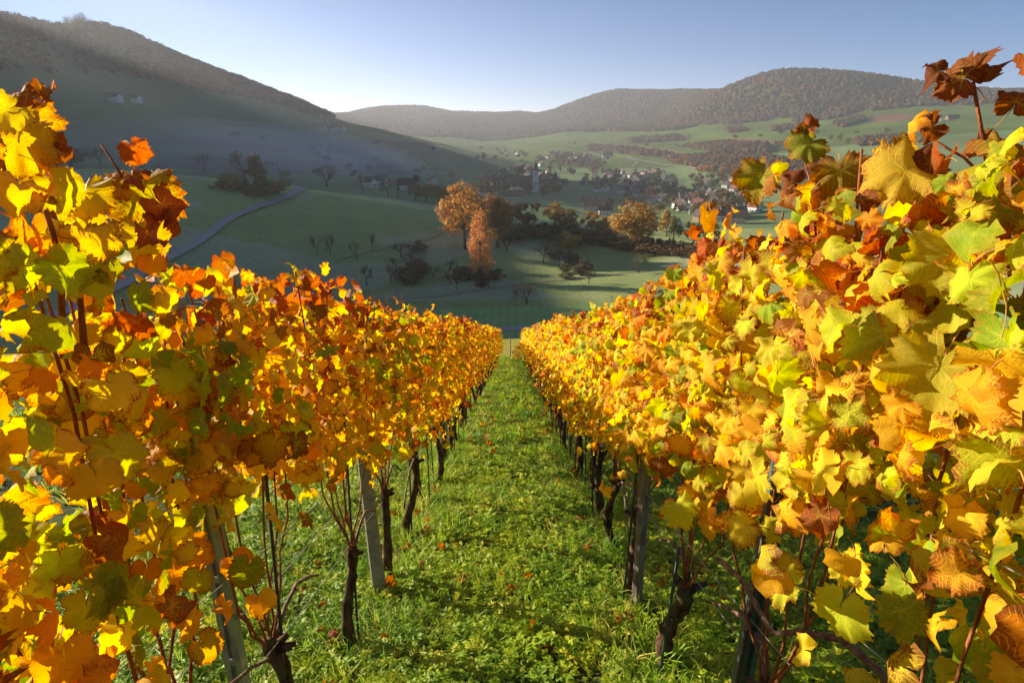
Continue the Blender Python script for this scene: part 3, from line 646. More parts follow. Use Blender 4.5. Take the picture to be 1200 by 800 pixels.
for side, ys, look, nm in ((-1, YL, LOOKL, 'left'), (1, YR, LOOKR, 'right')):
    for k, y in enumerate(ys):
        if y < 8.6:
            nl = (272 if side < 0 else 295) if y < 6.5 else 290
            if y < -.3: nl = 140
            root, by, head, r_ = near_vine(side, k, y + (rnd.uniform(-.06, .06) if k > 3 else 0), nl, (230 if side < 0 else 300) if y > 1.5 else (270 if side < 0 else 300))
            tag(root, f'{nm} row grapevine with {look[min(k, len(look) - 1)]}', 'grapevine', f'grapevines of the {nm} row'); VINES[(side, k)] = (root, by, head, r_)
        else:
            r_ = random.Random(5000 * (side + 2) + k); X = (XL if side < 0 else XR) + r_.uniform(-.03, .03); y = y + r_.uniform(-.08, .08); z0 = -EYE - TS * y
            root = empty('grapevine', (X, y, z0)); tm_, head = trunk_mesh(r_, r_.uniform(.66, .8), 6, 8, r_.uniform(.030, .042), (r_.uniform(-.06, .06), r_.uniform(-.06, .06)))
            link('trunk', tm_, parent=root)
            for j in range(3): cane_obj(root, cane_path(r_, head, (j - 1) * .25, 1.7, side, 5), .006, .004, nodes=False, n=4)
            vr = MIDLEAF if y < 15 else FARLEAF; n = int((520 if y < 15 else 370) * r_.uniform(.78, 1.1))
            f = link('foliage', foliage_mesh('foliage', r_, side, X, y, .47, n, vr, (.036, .070) if y < 15 else (.045, .082), .16, by=np.array((X, y, z0))), parent=root); f['kind'] = 'stuff'
            d_ = 'middle stretch' if y < 18 else 'far end'
            tag(root, f'small orange grapevine, {ORDS[k - 1]} from the camera in the {nm} row', 'grapevine', f'grapevines of the {nm} row')
# shoots and leaves that stand out against the view
def at_depth(px, py, dep): d = ray(px, py); return Vector(d * dep)
def hero(vkey, items, shoots):
    root, by, head, r_ = VINES[vkey]
    for pts, r0, r1 in shoots:
        cane_obj(root, [at_depth(*p) - Vector(by) for p in pts], r0, r1)
    for px, py, dep, size, col, nrm, tip, curled in items:
        P = at_depth(px, py, dep); n = Vector(nrm).normalized(); t = Vector(tip); t = (t - n * t.dot(n)).normalized(); M = Matrix((t.cross(n), t, n)).transposed()
        add_leaf(root, by, P, M, .84 * size * dep / FPX, col, (CURLED if curled else LEAVES)[int(abs(px + py)) % (3 if curled else 8)])
key = lambda side, y: (side, min(range(len(YL if side < 0 else YR)), key=lambda i: abs((YL if side < 0 else YR)[i] - y)))
hero(key(1, 1.0), [
    (1128, 92, 1.12, 44, (.42, .20, .05, .86), (-.5, -.8, .5), (-.8, .1, .5), False), (1100, 84, 1.12, 34, (.20, .05, .02, .95), (-.2, -.8, .6), (-1, 0, .1), True), (1146, 84, 1.12, 32, (.34, .14, .04, .9), (.3, -.9, .3), (.6, 0, .8), True),
    (1172, 170, 1.10, 50, (.40, .30, .03, .6), (-.3, -.6, .6), (.6, 0, .5), False), (1190, 120, 1.08, 40, (.36, .08, .02, .8), (-.4, -.8, .2), (.2, 0, .9), True), (1090, 150, 1.13, 34, (.30, .05, .02, .9), (-.2, -.9, .4), (-.8, 0, -.4), True),
    (1060, 200, 1.15, 70, (.62, .48, .04, .35), (-.3, -.6, .8), (-1, .1, -.1), False), (1160, 225, 1.08, 66, (.28, .34, .03, .3), (-.5, -.7, .6), (.3, 0, -1), False), (1090, 190, 1.15, 42, (.26, .05, .03, .9), (-.2, -.9, .4), (-1, 0, -.5), True),
    (1120, 300, 1.08, 75, (.40, .44, .03, .1), (-.5, -.7, .4), (-.1, 0, -1), False), (1040, 390, 1.12, 78, (.34, .42, .03, .1), (-.5, -.75, .35), (.1, 0, -1), False), (1100, 430, 1.02, 80, (.50, .46, .03, .2), (-.6, -.6, .4), (-.2, 0, -1), False),
], [([(1150, 420, 1.14), (1158, 300, 1.14), (1160, 210, 1.13), (1148, 140, 1.13), (1140, 96, 1.12)], .0052, .0030), ([(1185, 330, 1.12), (1180, 240, 1.12), (1190, 165, 1.10)], .0045, .003), ([(1160, 215, 1.13), (1130, 185, 1.14), (1095, 165, 1.14)], .003, .0018)])
hero(key(1, 1.7), [
    (893, 205, 2.0, 42, (.34, .36, .03, .5), (-.6, -.7, .4), (-.3, 0, -1), False), (948, 168, 1.75, 36, (.22, .30, .03, .4), (-.3, -.8, .5), (-.6, 0, -.5), False), (946, 150, 1.75, 22, (.40, .06, .02, .8), (-.5, -.6, .5), (.3, 0, .9), True),
    (985, 200, 1.6, 48, (.30, .24, .03, .6), (-.4, -.8, .4), (.2, 0, -1), False), (930, 215, 1.8, 34, (.24, .05, .02, .9), (-.4, -.8, .3), (-.9, 0, .1), True), (1010, 235, 1.5, 34, (.30, .06, .02, .85), (-.3, -.8, .5), (.4, 0, -.8), True),
], [([(960, 420, 1.75), (958, 300, 1.76), (952, 220, 1.76), (940, 180, 1.78)], .0045, .0022), ([(958, 230, 1.76), (925, 215, 1.85), (900, 196, 1.98)], .0026, .0014), ([(1000, 330, 1.55), (1004, 250, 1.55), (1010, 175, 1.55)], .0045, .003)])
hero(key(-1, 1.1), [
    (32, 112, 1.12, 34, (.32, .10, .02, .7), (.2, -.6, .7), (-1, 0, .1), False), (48, 106, 1.12, 26, (.40, .16, .02, .7), (.3, -.5, .8), (1, 0, .2), True), (40, 140, 1.12, 42, (.74, .42, .03, .5), (.6, -.7, .3), (.5, 0, -.8), False),
    (8, 130, 1.06, 44, (.66, .56, .04, .3), (.5, -.7, .5), (-.6, 0, -.6), False), (55, 175, 1.10, 46, (.34, .08, .02, .75), (.7, -.6, .2), (.5, 0, -1), True), (20, 165, 1.06, 60, (.70, .52, .03, .35), (.5, -.8, .3), (.2, 0, -1), False),
    (60, 215, 1.10, 44, (.60, .54, .04, .25), (.6, -.7, .3), (.4, 0, -1), False),
], [([(75, 420, 1.16), (70, 300, 1.15), (40, 200, 1.14), (30, 125, 1.13)], .0058, .0035), ([(100, 420, 1.2), (92, 330, 1.2), (52, 225, 1.18), (36, 170, 1.14)], .0058, .004)])
hero(key(-1, 1.5), [
    (165, 222, 1.52, 62, (.44, .40, .03, .55), (.4, -.8, .5), (.3, 0, -1), False), (190, 240, 1.5, 44, (.50, .08, .015, .7), (.5, -.7, .4), (.8, 0, -.7), True), (160, 208, 1.5, 32, (.36, .07, .02, .8), (.2, -.6, .7), (-.6, 0, .3), True),
    (188, 262, 1.5, 40, (.36, .05, .012, .8), (.5, -.8, .2), (.3, 0, -1), True), (140, 215, 1.5, 34, (.70, .34, .03, .5), (.2, -.7, .6), (-.9, 0, .1), False), (100, 225, 1.45, 44, (.62, .50, .03, .35), (.5, -.8, .4), (-.2, 0, -1), False), (85, 250, 1.45, 48, (.66, .44, .03, .3), (.5, -.8, .4), (.5, 0, -1), False),
    (160, 275, 1.48, 44, (.50, .42, .03, .3), (.5, -.8, .3), (-.2, 0, -1), False), (135, 290, 1.5, 40, (.60, .36, .03, .4), (.5, -.8, .3), (.5, 0, -1), False),
], [([(120, 480, 1.58), (110, 370, 1.55), (125, 290, 1.54), (146, 235, 1.52), (142, 205, 1.51), (118, 168, 1.50)], .0052, .0026), ([(60, 330, 1.5), (85, 270, 1.48), (100, 225, 1.47)], .004, .003)])
# the thick grey cane that swings across the front of the right row
r0v = VINES[key(1, 1.7)]
cane_obj(r0v[0], [at_depth(*p) - Vector(r0v[1]) for p in [(842, 655, 2.25), (870, 680, 2.1), (905, 742, 1.98), (935, 740, 1.93), (985, 748, 1.85), (1030, 785, 1.78), (1060, 830, 1.7)]], .008, .012, OLDCANE, True, 8).data.name = 'old_cane'

# ---------------------------------------------------------------- rods, posts and wires
def rod(side, k, y, dx, dy, lean, hgt, mat, label, group):
    X = (XL if side < 0 else XR) + dx; z = -EYE - TS * (y + dy); m = MB()
    m.tube([(0, 0, -.1), (lean[0] * .5, lean[1] * .5, hgt * .5), (lean[0], lean[1], hgt)], .0072, 6, 0, True, .05, random.Random(k))
    o = link('vine_rod', m.mesh('vine_rod', [mat], True), loc=(X, y + dy, z)); return tag(o, label, 'stake', group)
for side, ys, nm in ((-1, YL, 'left'), (1, YR, 'right')):
    for k, y in enumerate(ys):
        r_ = random.Random(77 * k + side); g = r_.random() < .35 or (side < 0 and k == 5)
        lab = f'thin {"green" if g else "rusty brown"} rod beside the {ORDS[k - 1]} grapevine of the {nm} row' if 0 < k < 20 else f'thin rod beside the grapevine level with the camera in the {nm} row' if k == 0 else f'thin {"green" if g else "rusty brown"} rod in the distant part of the {nm} row'
        rod(side, k, y, r_.uniform(-.05, .05) + (.05 if side < 0 else -.06), r_.uniform(-.07, .02), (r_.uniform(-.05, .05), r_.uniform(-.05, .05)), (.86 if r_.random() < .35 and y < 3 else r_.uniform(1.0, 1.65)), GREENROD if g else ROD, lab, None if k < 20 else f'distant {"green" if g else "brown"} rods of the {nm} row')
def post(kind, X, y, hgt, lean, label, w=.05, group=None):
    z = -EYE - TS * y; root = empty('trellis_post', (X, y, z)); m = MB()
    if kind == 'concrete':
        a = w * .62; vs = []
        for h, q in ((-.2, 1.05), (hgt, .72)):
            c = .28
            for (i, j) in ((-1 + c, -1), (1 - c, -1), (1, -1 + c), (1, 1 - c), (1 - c, 1), (-1 + c, 1), (-1, 1 - c), (-1, -1 + c)):
                vs.append((i * a * q + lean[0] * max(h, 0), j * a * q + lean[1] * max(h, 0), h))
        m.add(vs, [(7, 6, 5, 4, 3, 2, 1, 0), tuple(range(8, 16))] + [(i, (i + 1) % 8, 8 + (i + 1) % 8, 8 + i) for i in range(8)]); mat = CONCRETE
    elif kind == 'wood':
        m.tube([(0, 0, -.2), (lean[0] * .5, lean[1] * .5, hgt * .5), (lean[0], lean[1], hgt)], w * .62, 7, 0, True, .08, random.Random(3)); mat = WOODPOST
    else:
        # rolled steel channel with folded lips
        t = .004; a, b = w * .5, w * .38; prof = [(-a, -b), (-a, b), (-a * .35, b), (-a * .2, b - .012), (a * .2, b - .012), (a * .35, b), (a, b), (a, -b), (a - t, -b), (a - t, b - t), (a * .35 + t, b - t), (a * .2 + t, b - .012 - t), (-a * .2 - t, b - .012 - t), (-a * .35 - t, b - t), (-a + t, b - t), (-a + t, -b)]
        vs = [(i + lean[0] * max(h, 0), -j + lean[1] * max(h, 0), h) for h in (-.2, hgt) for i, j in prof]; n = len(prof)
        m.add(vs, [(i, (i + 1) % n, n + (i + 1) % n, n + i) for i in range(n)] + [tuple(range(n - 1, -1, -1)), tuple(range(n, 2 * n))]); mat = GREENPOST if kind == 'green' else STEEL
    link('post_shaft', m.mesh('post_shaft', [mat]), parent=root)
    for h in (.80, 1.12, 1.5, 1.9):
        if h > hgt: continue
        c = MB(); cx_, cy_ = lean[0] * h, lean[1] * h; ww = w * .66
        if kind in ('green', 'steel'):
            c.box((cx_ + ww * .2, cy_ - ww * .92, h), (.012, .012, .022))
            link('wire_hook', c.mesh('wire_hook', [STEEL]), parent=root)
        else:
            q = [(cx_ + math.cos(a) * ww * 1.15, cy_ + math.sin(a) * ww * 1.15, h + .01 * math.sin(a * 2)) for a in [i * math.pi / 5 for i in range(11)]]
            c.tube(q, .0022, 4, 0, False); link('wire_tie', c.mesh('wire_tie', [ROD]), parent=root)
    return tag(root, label, 'post', group)
post('steel', XL + .02, 1.62, 2.02, (-.02, .03), 'ribbed grey steel trellis post half hidden by leaves in the left row', .055)
post('concrete', XL + .02, 3.55, 2.0, (-.045, .03), 'pale concrete trellis post leaning in front of a gnarled vine trunk', .066)
post('green', XR - .02, 1.80, 2.05, (.045, .02), 'green coated steel trellis post with punched edge in the right row', .062)
post('wood', XR - .03, 3.34, 2.0, (-.02, .02), 'weathered grey wooden trellis post beside a dark trunk in the right row', .06)
for side, nm in ((-1, 'left'), (1, 'right')):
    for j, y in enumerate(np.arange(8.0, 39, 4.6)):
        post('wood' if j % 2 else 'steel', (XL if side < 0 else XR), float(y), 2.0, (rnd.uniform(-.03, .03), rnd.uniform(-.03, .03)), f'{"grey wooden" if j % 2 else "grey steel"} trellis post among the leaves in the distant part of the {nm} row', .05, f'distant {"wooden" if j % 2 else "steel"} posts of the {nm} row')
m = MB(); m.tube([(0, 0, -.2), (.01, 0, .8), (.0, .02, 1.55)], .035, 8, 0, True, .06, random.Random(8))
tag(link('end_stake', m.mesh('end_stake', [WOODPOST], True), loc=(-.12, 41.5, float(ground(-.12, 41.5)))), 'lone dark stake standing on the grass at the end of the alley', 'stake')
for side, X, nm in ((-1, XL, 'left'), (1, XR, 'right')):
    for h, hn in ((.80, 'lowest'), (1.12, 'second lowest'), (1.5, 'second highest'), (1.9, 'highest')):
        for sgn in ((-1, 1) if h < 1 else (1,)):
            m = MB(); r_ = random.Random(int(h * 100)); ys = np.linspace(-1.2, 39.5, 38)
            m.tube([(X + sgn * .028 + r_.uniform(-.006, .006), y, -EYE - TS * y + h - (.02 if i % 2 else 0) - (.10 * sgn if h < 1 else 0)) for i, y in enumerate(ys)], .0018, 4, 0, True)
            hn2 = ('lower ' if sgn > 0 else 'upper ') + 'strand of the lowest pair of trellis wires' if h < 1 else hn + ' single trellis wire'
            tag(link('trellis_wire', m.mesh('trellis_wire', [WIRE])), f'{hn2} running along the {nm} row', 'wire')

# one small vine past the end of the right row, seen in the gap
r_ = random.Random(4242)
yv = 37.6; Xv = .35; zv = -EYE - TS * yv; root = empty('grapevine', (Xv, yv, zv)); tm_, head = trunk_mesh(r_, .5, 6, 8, .035); link('trunk', tm_, parent=root)
f = link('foliage', foliage_mesh('foliage', r_, 0, Xv, yv, .45, 150, FARLEAF, (.06, .1), .22, by=np.array((Xv, yv, zv + .95))), parent=root); f['kind'] = 'stuff'
for v in f.data.vertices: v.co.z = max(v.co.z, -.1) * .7 + .25
tag(root, 'low orange grapevine closing the gap at the foot of the alley', 'grapevine')

# ---------------------------------------------------------------- grass, herbs and fallen leaves on the ground
def ground_mat(name, cols, tr=.48):
    t = NT(name); oi = t.n('ShaderNodeObjectInfo'); cr = t.n('ShaderNodeValToRGB'); t.l(oi.outputs['Random'], cr.inputs[0]); e = cr.color_ramp.elements
    e[0].color = (*cols[0], 1); e[1].color = (*cols[-1], 1)
    for k in range(1, len(cols) - 1): q = e.new(k / (len(cols) - 1)); q.color = (*cols[k], 1)
    v = t.pos(); n1 = t.noise(v, 1.1, 4); n2 = t.noise(v, 40, 2)
    col = t.mix(t.ramp(n1, .38, .66), cr.outputs[0], t.mix(1.0, cr.outputs[0], (1.5, 1.25, .8), 'MULTIPLY')); col = t.mix(t.ramp(n2, .4, .7, 0, .4), col, t.mix(1.0, col, (.6, .7, .6), 'MULTIPLY'))
    p = t.principled(col, .5, None, .3); tr_ = t.n('ShaderNodeBsdfTranslucent'); t.l(col, tr_.inputs[0]); mx = t.n('ShaderNodeMixShader'); mx.inputs[0].default_value = tr; t.l(p, mx.inputs[1]); t.l(tr_.outputs[0], mx.inputs[2])
    return t.done(mx.outputs[0])
HERB = ground_mat('herb_leaf', [(.13, .26, .02), (.24, .41, .03), (.40, .54, .035), (.19, .33, .025), (.54, .60, .055)])
BLADE = ground_mat('grass_blade', [(.13, .30, .02), (.24, .46, .03), (.38, .54, .05), (.50, .50, .13)])
def herb(seed, n=7, R_=.055, ls=.021, H_=.055):
    r_ = random.Random(seed); m = MB()
    for _ in range(n):
        a = r_.uniform(0, 6.28); d = R_ * math.sqrt(r_.random()); h = H_ * r_.uniform(.45, 1.15); c = Vector((math.cos(a) * d, math.sin(a) * d, h)); 
        for q in range(3):
            b = a + (q - 1) * 1.25 + r_.uniform(-.3, .3); u = Vector((math.cos(b), math.sin(b), r_.uniform(-.35, .35))).normalized(); w = u.cross(Vector((0, 0, 1))).normalized(); up = Vector((0, 0, 1)); s = ls * r_.uniform(.7, 1.3)
            m.add([c, c + u * s * .5 + w * s * .42 + up * s * .12, c + u * s * 1.25 - up * s * .15, c + u * s * .5 - w * s * .42 + up * s * .12, c + u * s * .6], [(0, 4, 1), (1, 4, 2), (2, 4, 3), (3, 4, 0)])
    return m
def tuft(seed, n=16, R_=.045, H_=.13, w=.0022):
    r_ = random.Random(seed); m = MB()
    for _ in range(n):
        a = r_.uniform(0, 6.28); d = R_ * r_.random(); b = r_.uniform(0, 6.28); o = Vector((math.cos(a) * d, math.sin(a) * d, 0)); l_ = Vector((math.cos(b), math.sin(b), 0)); h = H_ * r_.uniform(.5, 1.3); bend = h * r_.uniform(.2, 1.1); s = Vector((-l_.y, l_.x, 0)) * w
        p1 = o + l_ * bend * .25 + Vector((0, 0, h * .55)); p2 = o + l_ * bend * .65 + Vector((0, 0, h * .9)); p3 = o + l_ * bend * 1.1 + Vector((0, 0, h * (.95 if bend < h * .7 else .75)))
        m.add([o - s, o + s, p1 + s, p1 - s, p2 + s * .8, p2 - s * .8, p3], [(0, 1, 2, 3), (3, 2, 4, 5), (5, 4, 6)])
    return m
HS = [source_obj('herb_shape', herb(i, 8).mesh('herb_shape', [HERB])) for i in range(5)]
HB = [source_obj('herb_far_shape', herb(20 + i, 9, .10, .036, .06).mesh('herb_far_shape', [HERB])) for i in range(4)]
TS_ = [source_obj('tuft_shape', tuft(i).mesh('tuft_shape', [BLADE])) for i in range(4)]
TB = [source_obj('tuft_far_shape', tuft(9 + i, 14, .09, .15, .006).mesh('tuft_far_shape', [BLADE])) for i in range(3)]
def bed(name, n, xr, yr, src, sc, seed, keep=None, dens=None):
    g = np.random.default_rng(seed); x = g.uniform(*xr, n); y = g.uniform(*yr, n)
    if dens is not None: k = g.random(n) < dens(x, y); x, y = x[k], y[k]
    z = -EYE - TS * y; z = np.where(y > 36, ground(x, y), z); n = len(x)
    rot = np.stack([g.normal(0, .18, n) - SLOPE, g.normal(0, .18, n), g.random(n) * 6.283], -1)
    return scatter(name, np.stack([x, y, z - .004], -1), src, rot, g.uniform(*sc, n) * (1 + .5 * np.clip(vnoise(x * 1.7, y * 1.7, 44), 0, 1)), None, seed=seed)
rowdist = lambda x: np.minimum(np.abs(x - XL), np.abs(x - XR))
alley = lambda x, y: np.clip(.55 + .45 * vnoise(x * 2.1, y * 2.1, 12), .15, 1)
bed('ground_cover_herbs', 26000, (-3.2, 3.2), (1.0, 7.5), HS, (.8, 1.5), 1, dens=lambda x, y: alley(x, y) * np.where(rowdist(x) < .16, .35, 1))
bed('ground_cover_herbs', 16000, (-3.6, 3.6), (7.5, 18), HB, (.5, .95), 2, dens=lambda x, y: alley(x, y) * np.where(rowdist(x) < .16, .4, 1))
bed('ground_cover_herbs', 9000, (-4, 4), (18, 43), HB, (.8, 1.5), 3)
bed('grass', 9000, (-3.4, 3.4), (1.0, 9), TS_, (.45, 1.0), 4, dens=lambda x, y: np.where((rowdist(x) < .38) | (np.abs(x) > 1.5), .95, .16 + .5 * (vnoise(x * 1.3, y * 1.3, 7) > .25)))
bed('grass', 9000, (-3.8, 3.8), (9, 44), TB, (.5, 1.1), 5, dens=lambda x, y: np.where((rowdist(x) < .4) | (np.abs(x) > 1.5), .9, .30))
bed('grass', 5500, (-16, 16), (1.5, 44), TB, (.8, 1.6), 6, dens=lambda x, y: (np.abs(x) > 3.3) * 1.0)
# long tufts hugging trunks and posts
g = np.random.default_rng(91); P = []
for X, ys in ((XL, YL), (XR, YR)):
    for y in ys:
        if .6 < y < 14:
            for _ in range(7): P.append((X + g.normal(0, .13), y + g.normal(0, .14)))
P = np.array(P); n = len(P)
scatter('grass', np.stack([P[:, 0], P[:, 1], -EYE - TS * P[:, 1] - .004], -1), TS_, np.stack([g.normal(0, .2, n), g.normal(0, .2, n), g.random(n) * 6.28], -1), g.uniform(.9, 1.8, n), seed=9)
def fallen(i, x, y, s, col, tilt):
    r_ = random.Random(i); me = (CURLED if r_.random() < .6 else LEAVES)[i % 3]
    o = bpy.data.objects.new('fallen_leaf', me); COL.objects.link(o); o.location = (x, y, -EYE - TS * y + .055 * (1 if y < 9 else 1.3) + s * .3); o.scale = (s,) * 3; o.rotation_euler = (r_.gauss(-SLOPE, tilt), r_.gauss(0, tilt), r_.uniform(0, 6.28)); o.color = col
    near = 'near' if y < 4 else ('midway along' if y < 9 else 'far down'); cn = 'reddish' if col[0] > .38 else 'brown'; wr = 'between the rows' if XL + .3 < x < XR - .3 else ('under the left row' if x < 0 else 'under the right row')
    tag(o, f'{cn} fallen vine leaf lying {wr} {near + " the camera" if near == "near" else near + " the vineyard"}', 'fallen leaf', f'{cn} leaves fallen {wr}, {near}')
g = random.Random(321)
spots = [hit(*q) for q in [(586, 632), (728, 738), (685, 652), (490, 672), (455, 655), (372, 752), (355, 705), (380, 722), (560, 738), (672, 560), (695, 600), (735, 735), (775, 695), (830, 700), (790, 780), (640, 770), (600, 700), (650, 545), (545, 690), (465, 610)]]
for i, p in enumerate(spots): fallen(i, p.x, p.y, g.uniform(.045, .065), (g.uniform(.3, .55), g.uniform(.08, .16), .03, g.uniform(.5, .9)), .3)
for i in range(150):
    u = g.random(); y = 1.4 + 24 * u ** 1.6; x = g.choice((XL, XR)) + g.gauss(0, .42) if g.random() < .85 else g.uniform(-2.8, 2.8)
    fallen(40 + i, x, y, g.uniform(.042, .068) * (1 + .02 * y), (g.uniform(.22, .5), g.uniform(.06, .17), .03, g.uniform(.4, .95)), .4)
# ---------------------------------------------------------------- trees
def leafy_crown(seed, n, ls, shape='round', clumps=26, spread=.16):
    """unit tree: height 1, crown radius about .38; returns crown mesh and trunk-with-limbs mesh"""
    r_ = random.Random(seed); cs = []
    while len(cs) < clumps:
        v = Vector((r_.gauss(0, 1), r_.gauss(0, 1), r_.gauss(0, 1))).normalized() * (r_.uniform(.45, 1) if shape != 'hollow' else r_.uniform(.75, 1))
        if shape == 'round': p = Vector((v.x * .36, v.y * .36, .56 + v.z * .36))
        elif shape == 'birch': t = r_.random(); w = (.30 if t < .5 else .30 * (1 - (t - .5) * 1.5)); p = Vector((v.x * w, v.y * w, .16 + t * .80))
        elif shape == 'bush': p = Vector((v.x * .5, v.y * .5, .42 + v.z * .42))
        elif shape == 'pine': t = r_.random(); w = .40 * (1 - t) + .06; p = Vector((v.x * w * 1.1, v.y * w * 1.1, .22 + t * .72 - .05 * v.xy.length))
        else: p = Vector((v.x * .42, v.y * .42, .62 + v.z * .30))
        cs.append(p)
    ctr = Vector((0, 0, .55)); V = np.zeros((n * 4, 3)); F = np.arange(n * 4).reshape(n, 4)
    g = np.random.default_rng(seed)
    pick = g.integers(0, len(cs), n); C_ = np.array([tuple(c) for c in cs])[pick]
    rad = spread * (g.random(len(cs)) * .8 + .55)[pick]
    if shape == 'birch': d = g.normal(0, 1, (n, 3)) * np.array([.55, .55, 1.0])
    elif shape == 'pine': d = g.normal(0, 1, (n, 3)) * np.array([1.1, 1.1, .38])
    else: d = g.normal(0, 1, (n, 3))
    d /= np.maximum(np.linalg.norm(d, axis=1), .6)[:, None]
    P = C_ + d * (rad * g.random(n) ** .4)[:, None]
    P[:, 2] = np.maximum(P[:, 2], .05 if shape in ('bush', 'birch') else .2)
    nrm = d * .7 + (P - np.array(ctr)) * 1.2 + g.normal(0, .45, (n, 3)); nrm /= np.linalg.norm(nrm, axis=1)[:, None]
    a = np.cross(nrm, g.normal(0, 1, (n, 3))); a /= np.linalg.norm(a, axis=1)[:, None]; b = np.cross(nrm, a); s = ls * (.6 + .8 * g.random(n))[:, None]
    for k, (i, j) in enumerate(((-1, -.6), (.9, -.8), (1, .7), (-.8, .9))): V[k::4] = P + a * s * i + b * s * j
    cm = mesh_np('crown', V, F, False, [CROWN])
    m = MB(); th = .95 if shape in ('birch', 'pine') else .62
    m.tube([(0, 0, -.04), (.008, .004, .12), (.0, .012, .3), (.01, 0, th)], [.030, .022, .018, .005], 6, 0, True)
    for c in cs[:12]:
        z0 = min(.18 + .45 * r_.random(), c.z * .85); m.tube([(0, 0, z0), (c.x * .5, c.y * .5, z0 + (c.z - z0) * .6), tuple(c)], [.012, .008, .003], 4, 0, False)
    return cm, m.mesh('trunk', [TREEBARK], True)
def bare_tree(seed, leaves=90, depth=6, droop=0.0, ls=.012):
    r_ = random.Random(seed); m = MB(); tips = []
    def br(p, d, l_, r0, k):
        mid = p + d * l_ * .5 + Vector((r_.gauss(0, .05), r_.gauss(0, .05), 0)) * l_; e = p + d * l_
        m.tube([p, mid, e], [r0, r0 * .8, r0 * .62], 5 if k < 2 else 3, 0, False)
        if k >= 3: tips.append((mid, e))
        if k == depth: return
        for _ in range(3 if k < 4 else 2):
            nd = (d + Vector((r_.gauss(0, .5), r_.gauss(0, .5), r_.gauss(.18, .4) - droop * k * .1))).normalized(); br(e if r_.random() < .6 else mid, nd, l_ * r_.uniform(.62, .84), r0 * .6, k + 1)
    m.tube([(0, 0, -.04), (0, 0, .1), (.01, 0, .24)], [.034, .026, .022], 6, 0, False)
    for _ in range(4): br(Vector((.01, 0, .22)), Vector((r_.gauss(0, .5), r_.gauss(0, .5), .9)).normalized(), .23, .016, 1)
    tr = m.mesh('trunk', [TREEBARK], True)
    n = leaves; V = np.zeros((n * 4, 3)); g = np.random.default_rng(seed)
    for i in range(n):
        a, b = r_.choice(tips); p = np.array(a.lerp(b, r_.random())) + g.normal(0, .02, 3); u = g.normal(0, 1, 3); u /= np.linalg.norm(u); w = np.cross(u, g.normal(0, 1, 3)); w /= np.linalg.norm(w)
        V[i * 4:i * 4 + 4] = [p - u * ls, p + w * ls, p + u * ls, p - w * ls]
    return mesh_np('crown', V, np.arange(n * 4).reshape(n, 4), False, [CROWN]), tr
KIND = {
    'round': [leafy_crown(1, 4600, .016, 'round', 48, .14), leafy_crown(2, 4000, .017, 'round', 40, .14)],
    'small': [leafy_crown(3, 1100, .026, 'round', 18), leafy_crown(4, 1000, .028, 'hollow', 16), leafy_crown(5, 1000, .027, 'round', 14, .2)],
    'birch': [leafy_crown(6, 4200, .012, 'birch', 46, .13)],
    'bush': [leafy_crown(7, 800, .035, 'bush', 14, .25), leafy_crown(8, 800, .035, 'bush', 18, .2)],
    'pine': [leafy_crown(9, 2200, .02, 'pine', 44, .13)],
    'bare': [bare_tree(1, 420), bare_tree(2, 260), bare_tree(3, 600)],
    'far': [leafy_crown(10, 260, .055, 'round', 12, .2), leafy_crown(11, 260, .055, 'hollow', 10, .2), leafy_crown(12, 240, .05, 'pine', 16, .15)],
}
def tree(kind, v, P, h, w, col, name, label, group=None, rz=0, sink=0):
    cm, tm_ = KIND[kind][v % len(KIND[kind])]
    root = empty(name, (P[0], P[1], P[2] - sink), rz); sx = w / .76 / 1.0; root.scale = (sx, sx, h)
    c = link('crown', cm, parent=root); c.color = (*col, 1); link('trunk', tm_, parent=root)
    return tag(root, label, 'bush' if kind == 'bush' else 'tree', group)
def px_tree(kind, v, px, py, hpx, wpx, col, name, label, group=None, rmin=60, dep=None):
    P = hit(px, py, rmin) if dep is None else Vector(at(px, py, dep))
    if dep is not None: P.z = float(ground(P.x, P.y))
    d = P.y * cp - P.z * sp; return tree(kind, v, P, hpx * d / FPX / cp, wpx * d / FPX, col, name, label, group, rz=(px * 7.1) % 6.28)
OR, YO, OL, DG, BR, GR = (.62, .27, .045), (.50, .30, .04), (.16, .15, .035), (.035, .055, .025), (.16, .085, .04), (.10, .12, .05)
px_tree('birch', 0, 563, 328, 74, 44, (.78, .36, .11), 'birch_tree', 'tall drooping orange birch on the slope below the round oak')
px_tree('round', 0, 545, 292, 74, 58, (.62, .30, .04), 'oak_tree', 'broad golden orange oak on the hill crest behind the birch')
px_tree('round', 1, 582, 290, 60, 36, (.36, .16, .04), 'oak_tree', 'brown orange oak touching the broad golden oak', )
px_tree('small', 0, 585, 290, 58, 34, (.20, .18, .035), 'broadleaf_tree', 'olive tree showing behind the orange birch')
px_tree('round', 0, 742, 293, 54, 58, (.52, .28, .035), 'oak_tree', 'round golden oak by the hedgerow above the right hand pasture')
px_tree('small', 1, 598, 262, 24, 22, (.28, .24, .05), 'broadleaf_tree', 'small yellow green tree just right of the brown oak')
px_tree('small', 0, 781, 277, 30, 22, (.42, .27, .05), 'broadleaf_tree', 'pale yellow tree right of the round golden oak')
px_tree('small', 2, 789, 283, 24, 20, (.10, .12, .03), 'broadleaf_tree', 'dark green tree right of the pale yellow tree')
px_tree('small', 1, 812, 286, 26, 24, (.15, .17, .035), 'broadleaf_tree', 'olive green tree at the right end of the hedgerow')
px_tree('small', 0, 830, 288, 30, 26, (.20, .19, .04), 'broadleaf_tree', 'broad green tree almost touching the right vine row')
px_tree('small', 1, 618, 272, 34, 26, (.16, .10, .03), 'broadleaf_tree', 'rusty brown tree with a lit orange top on the crest')
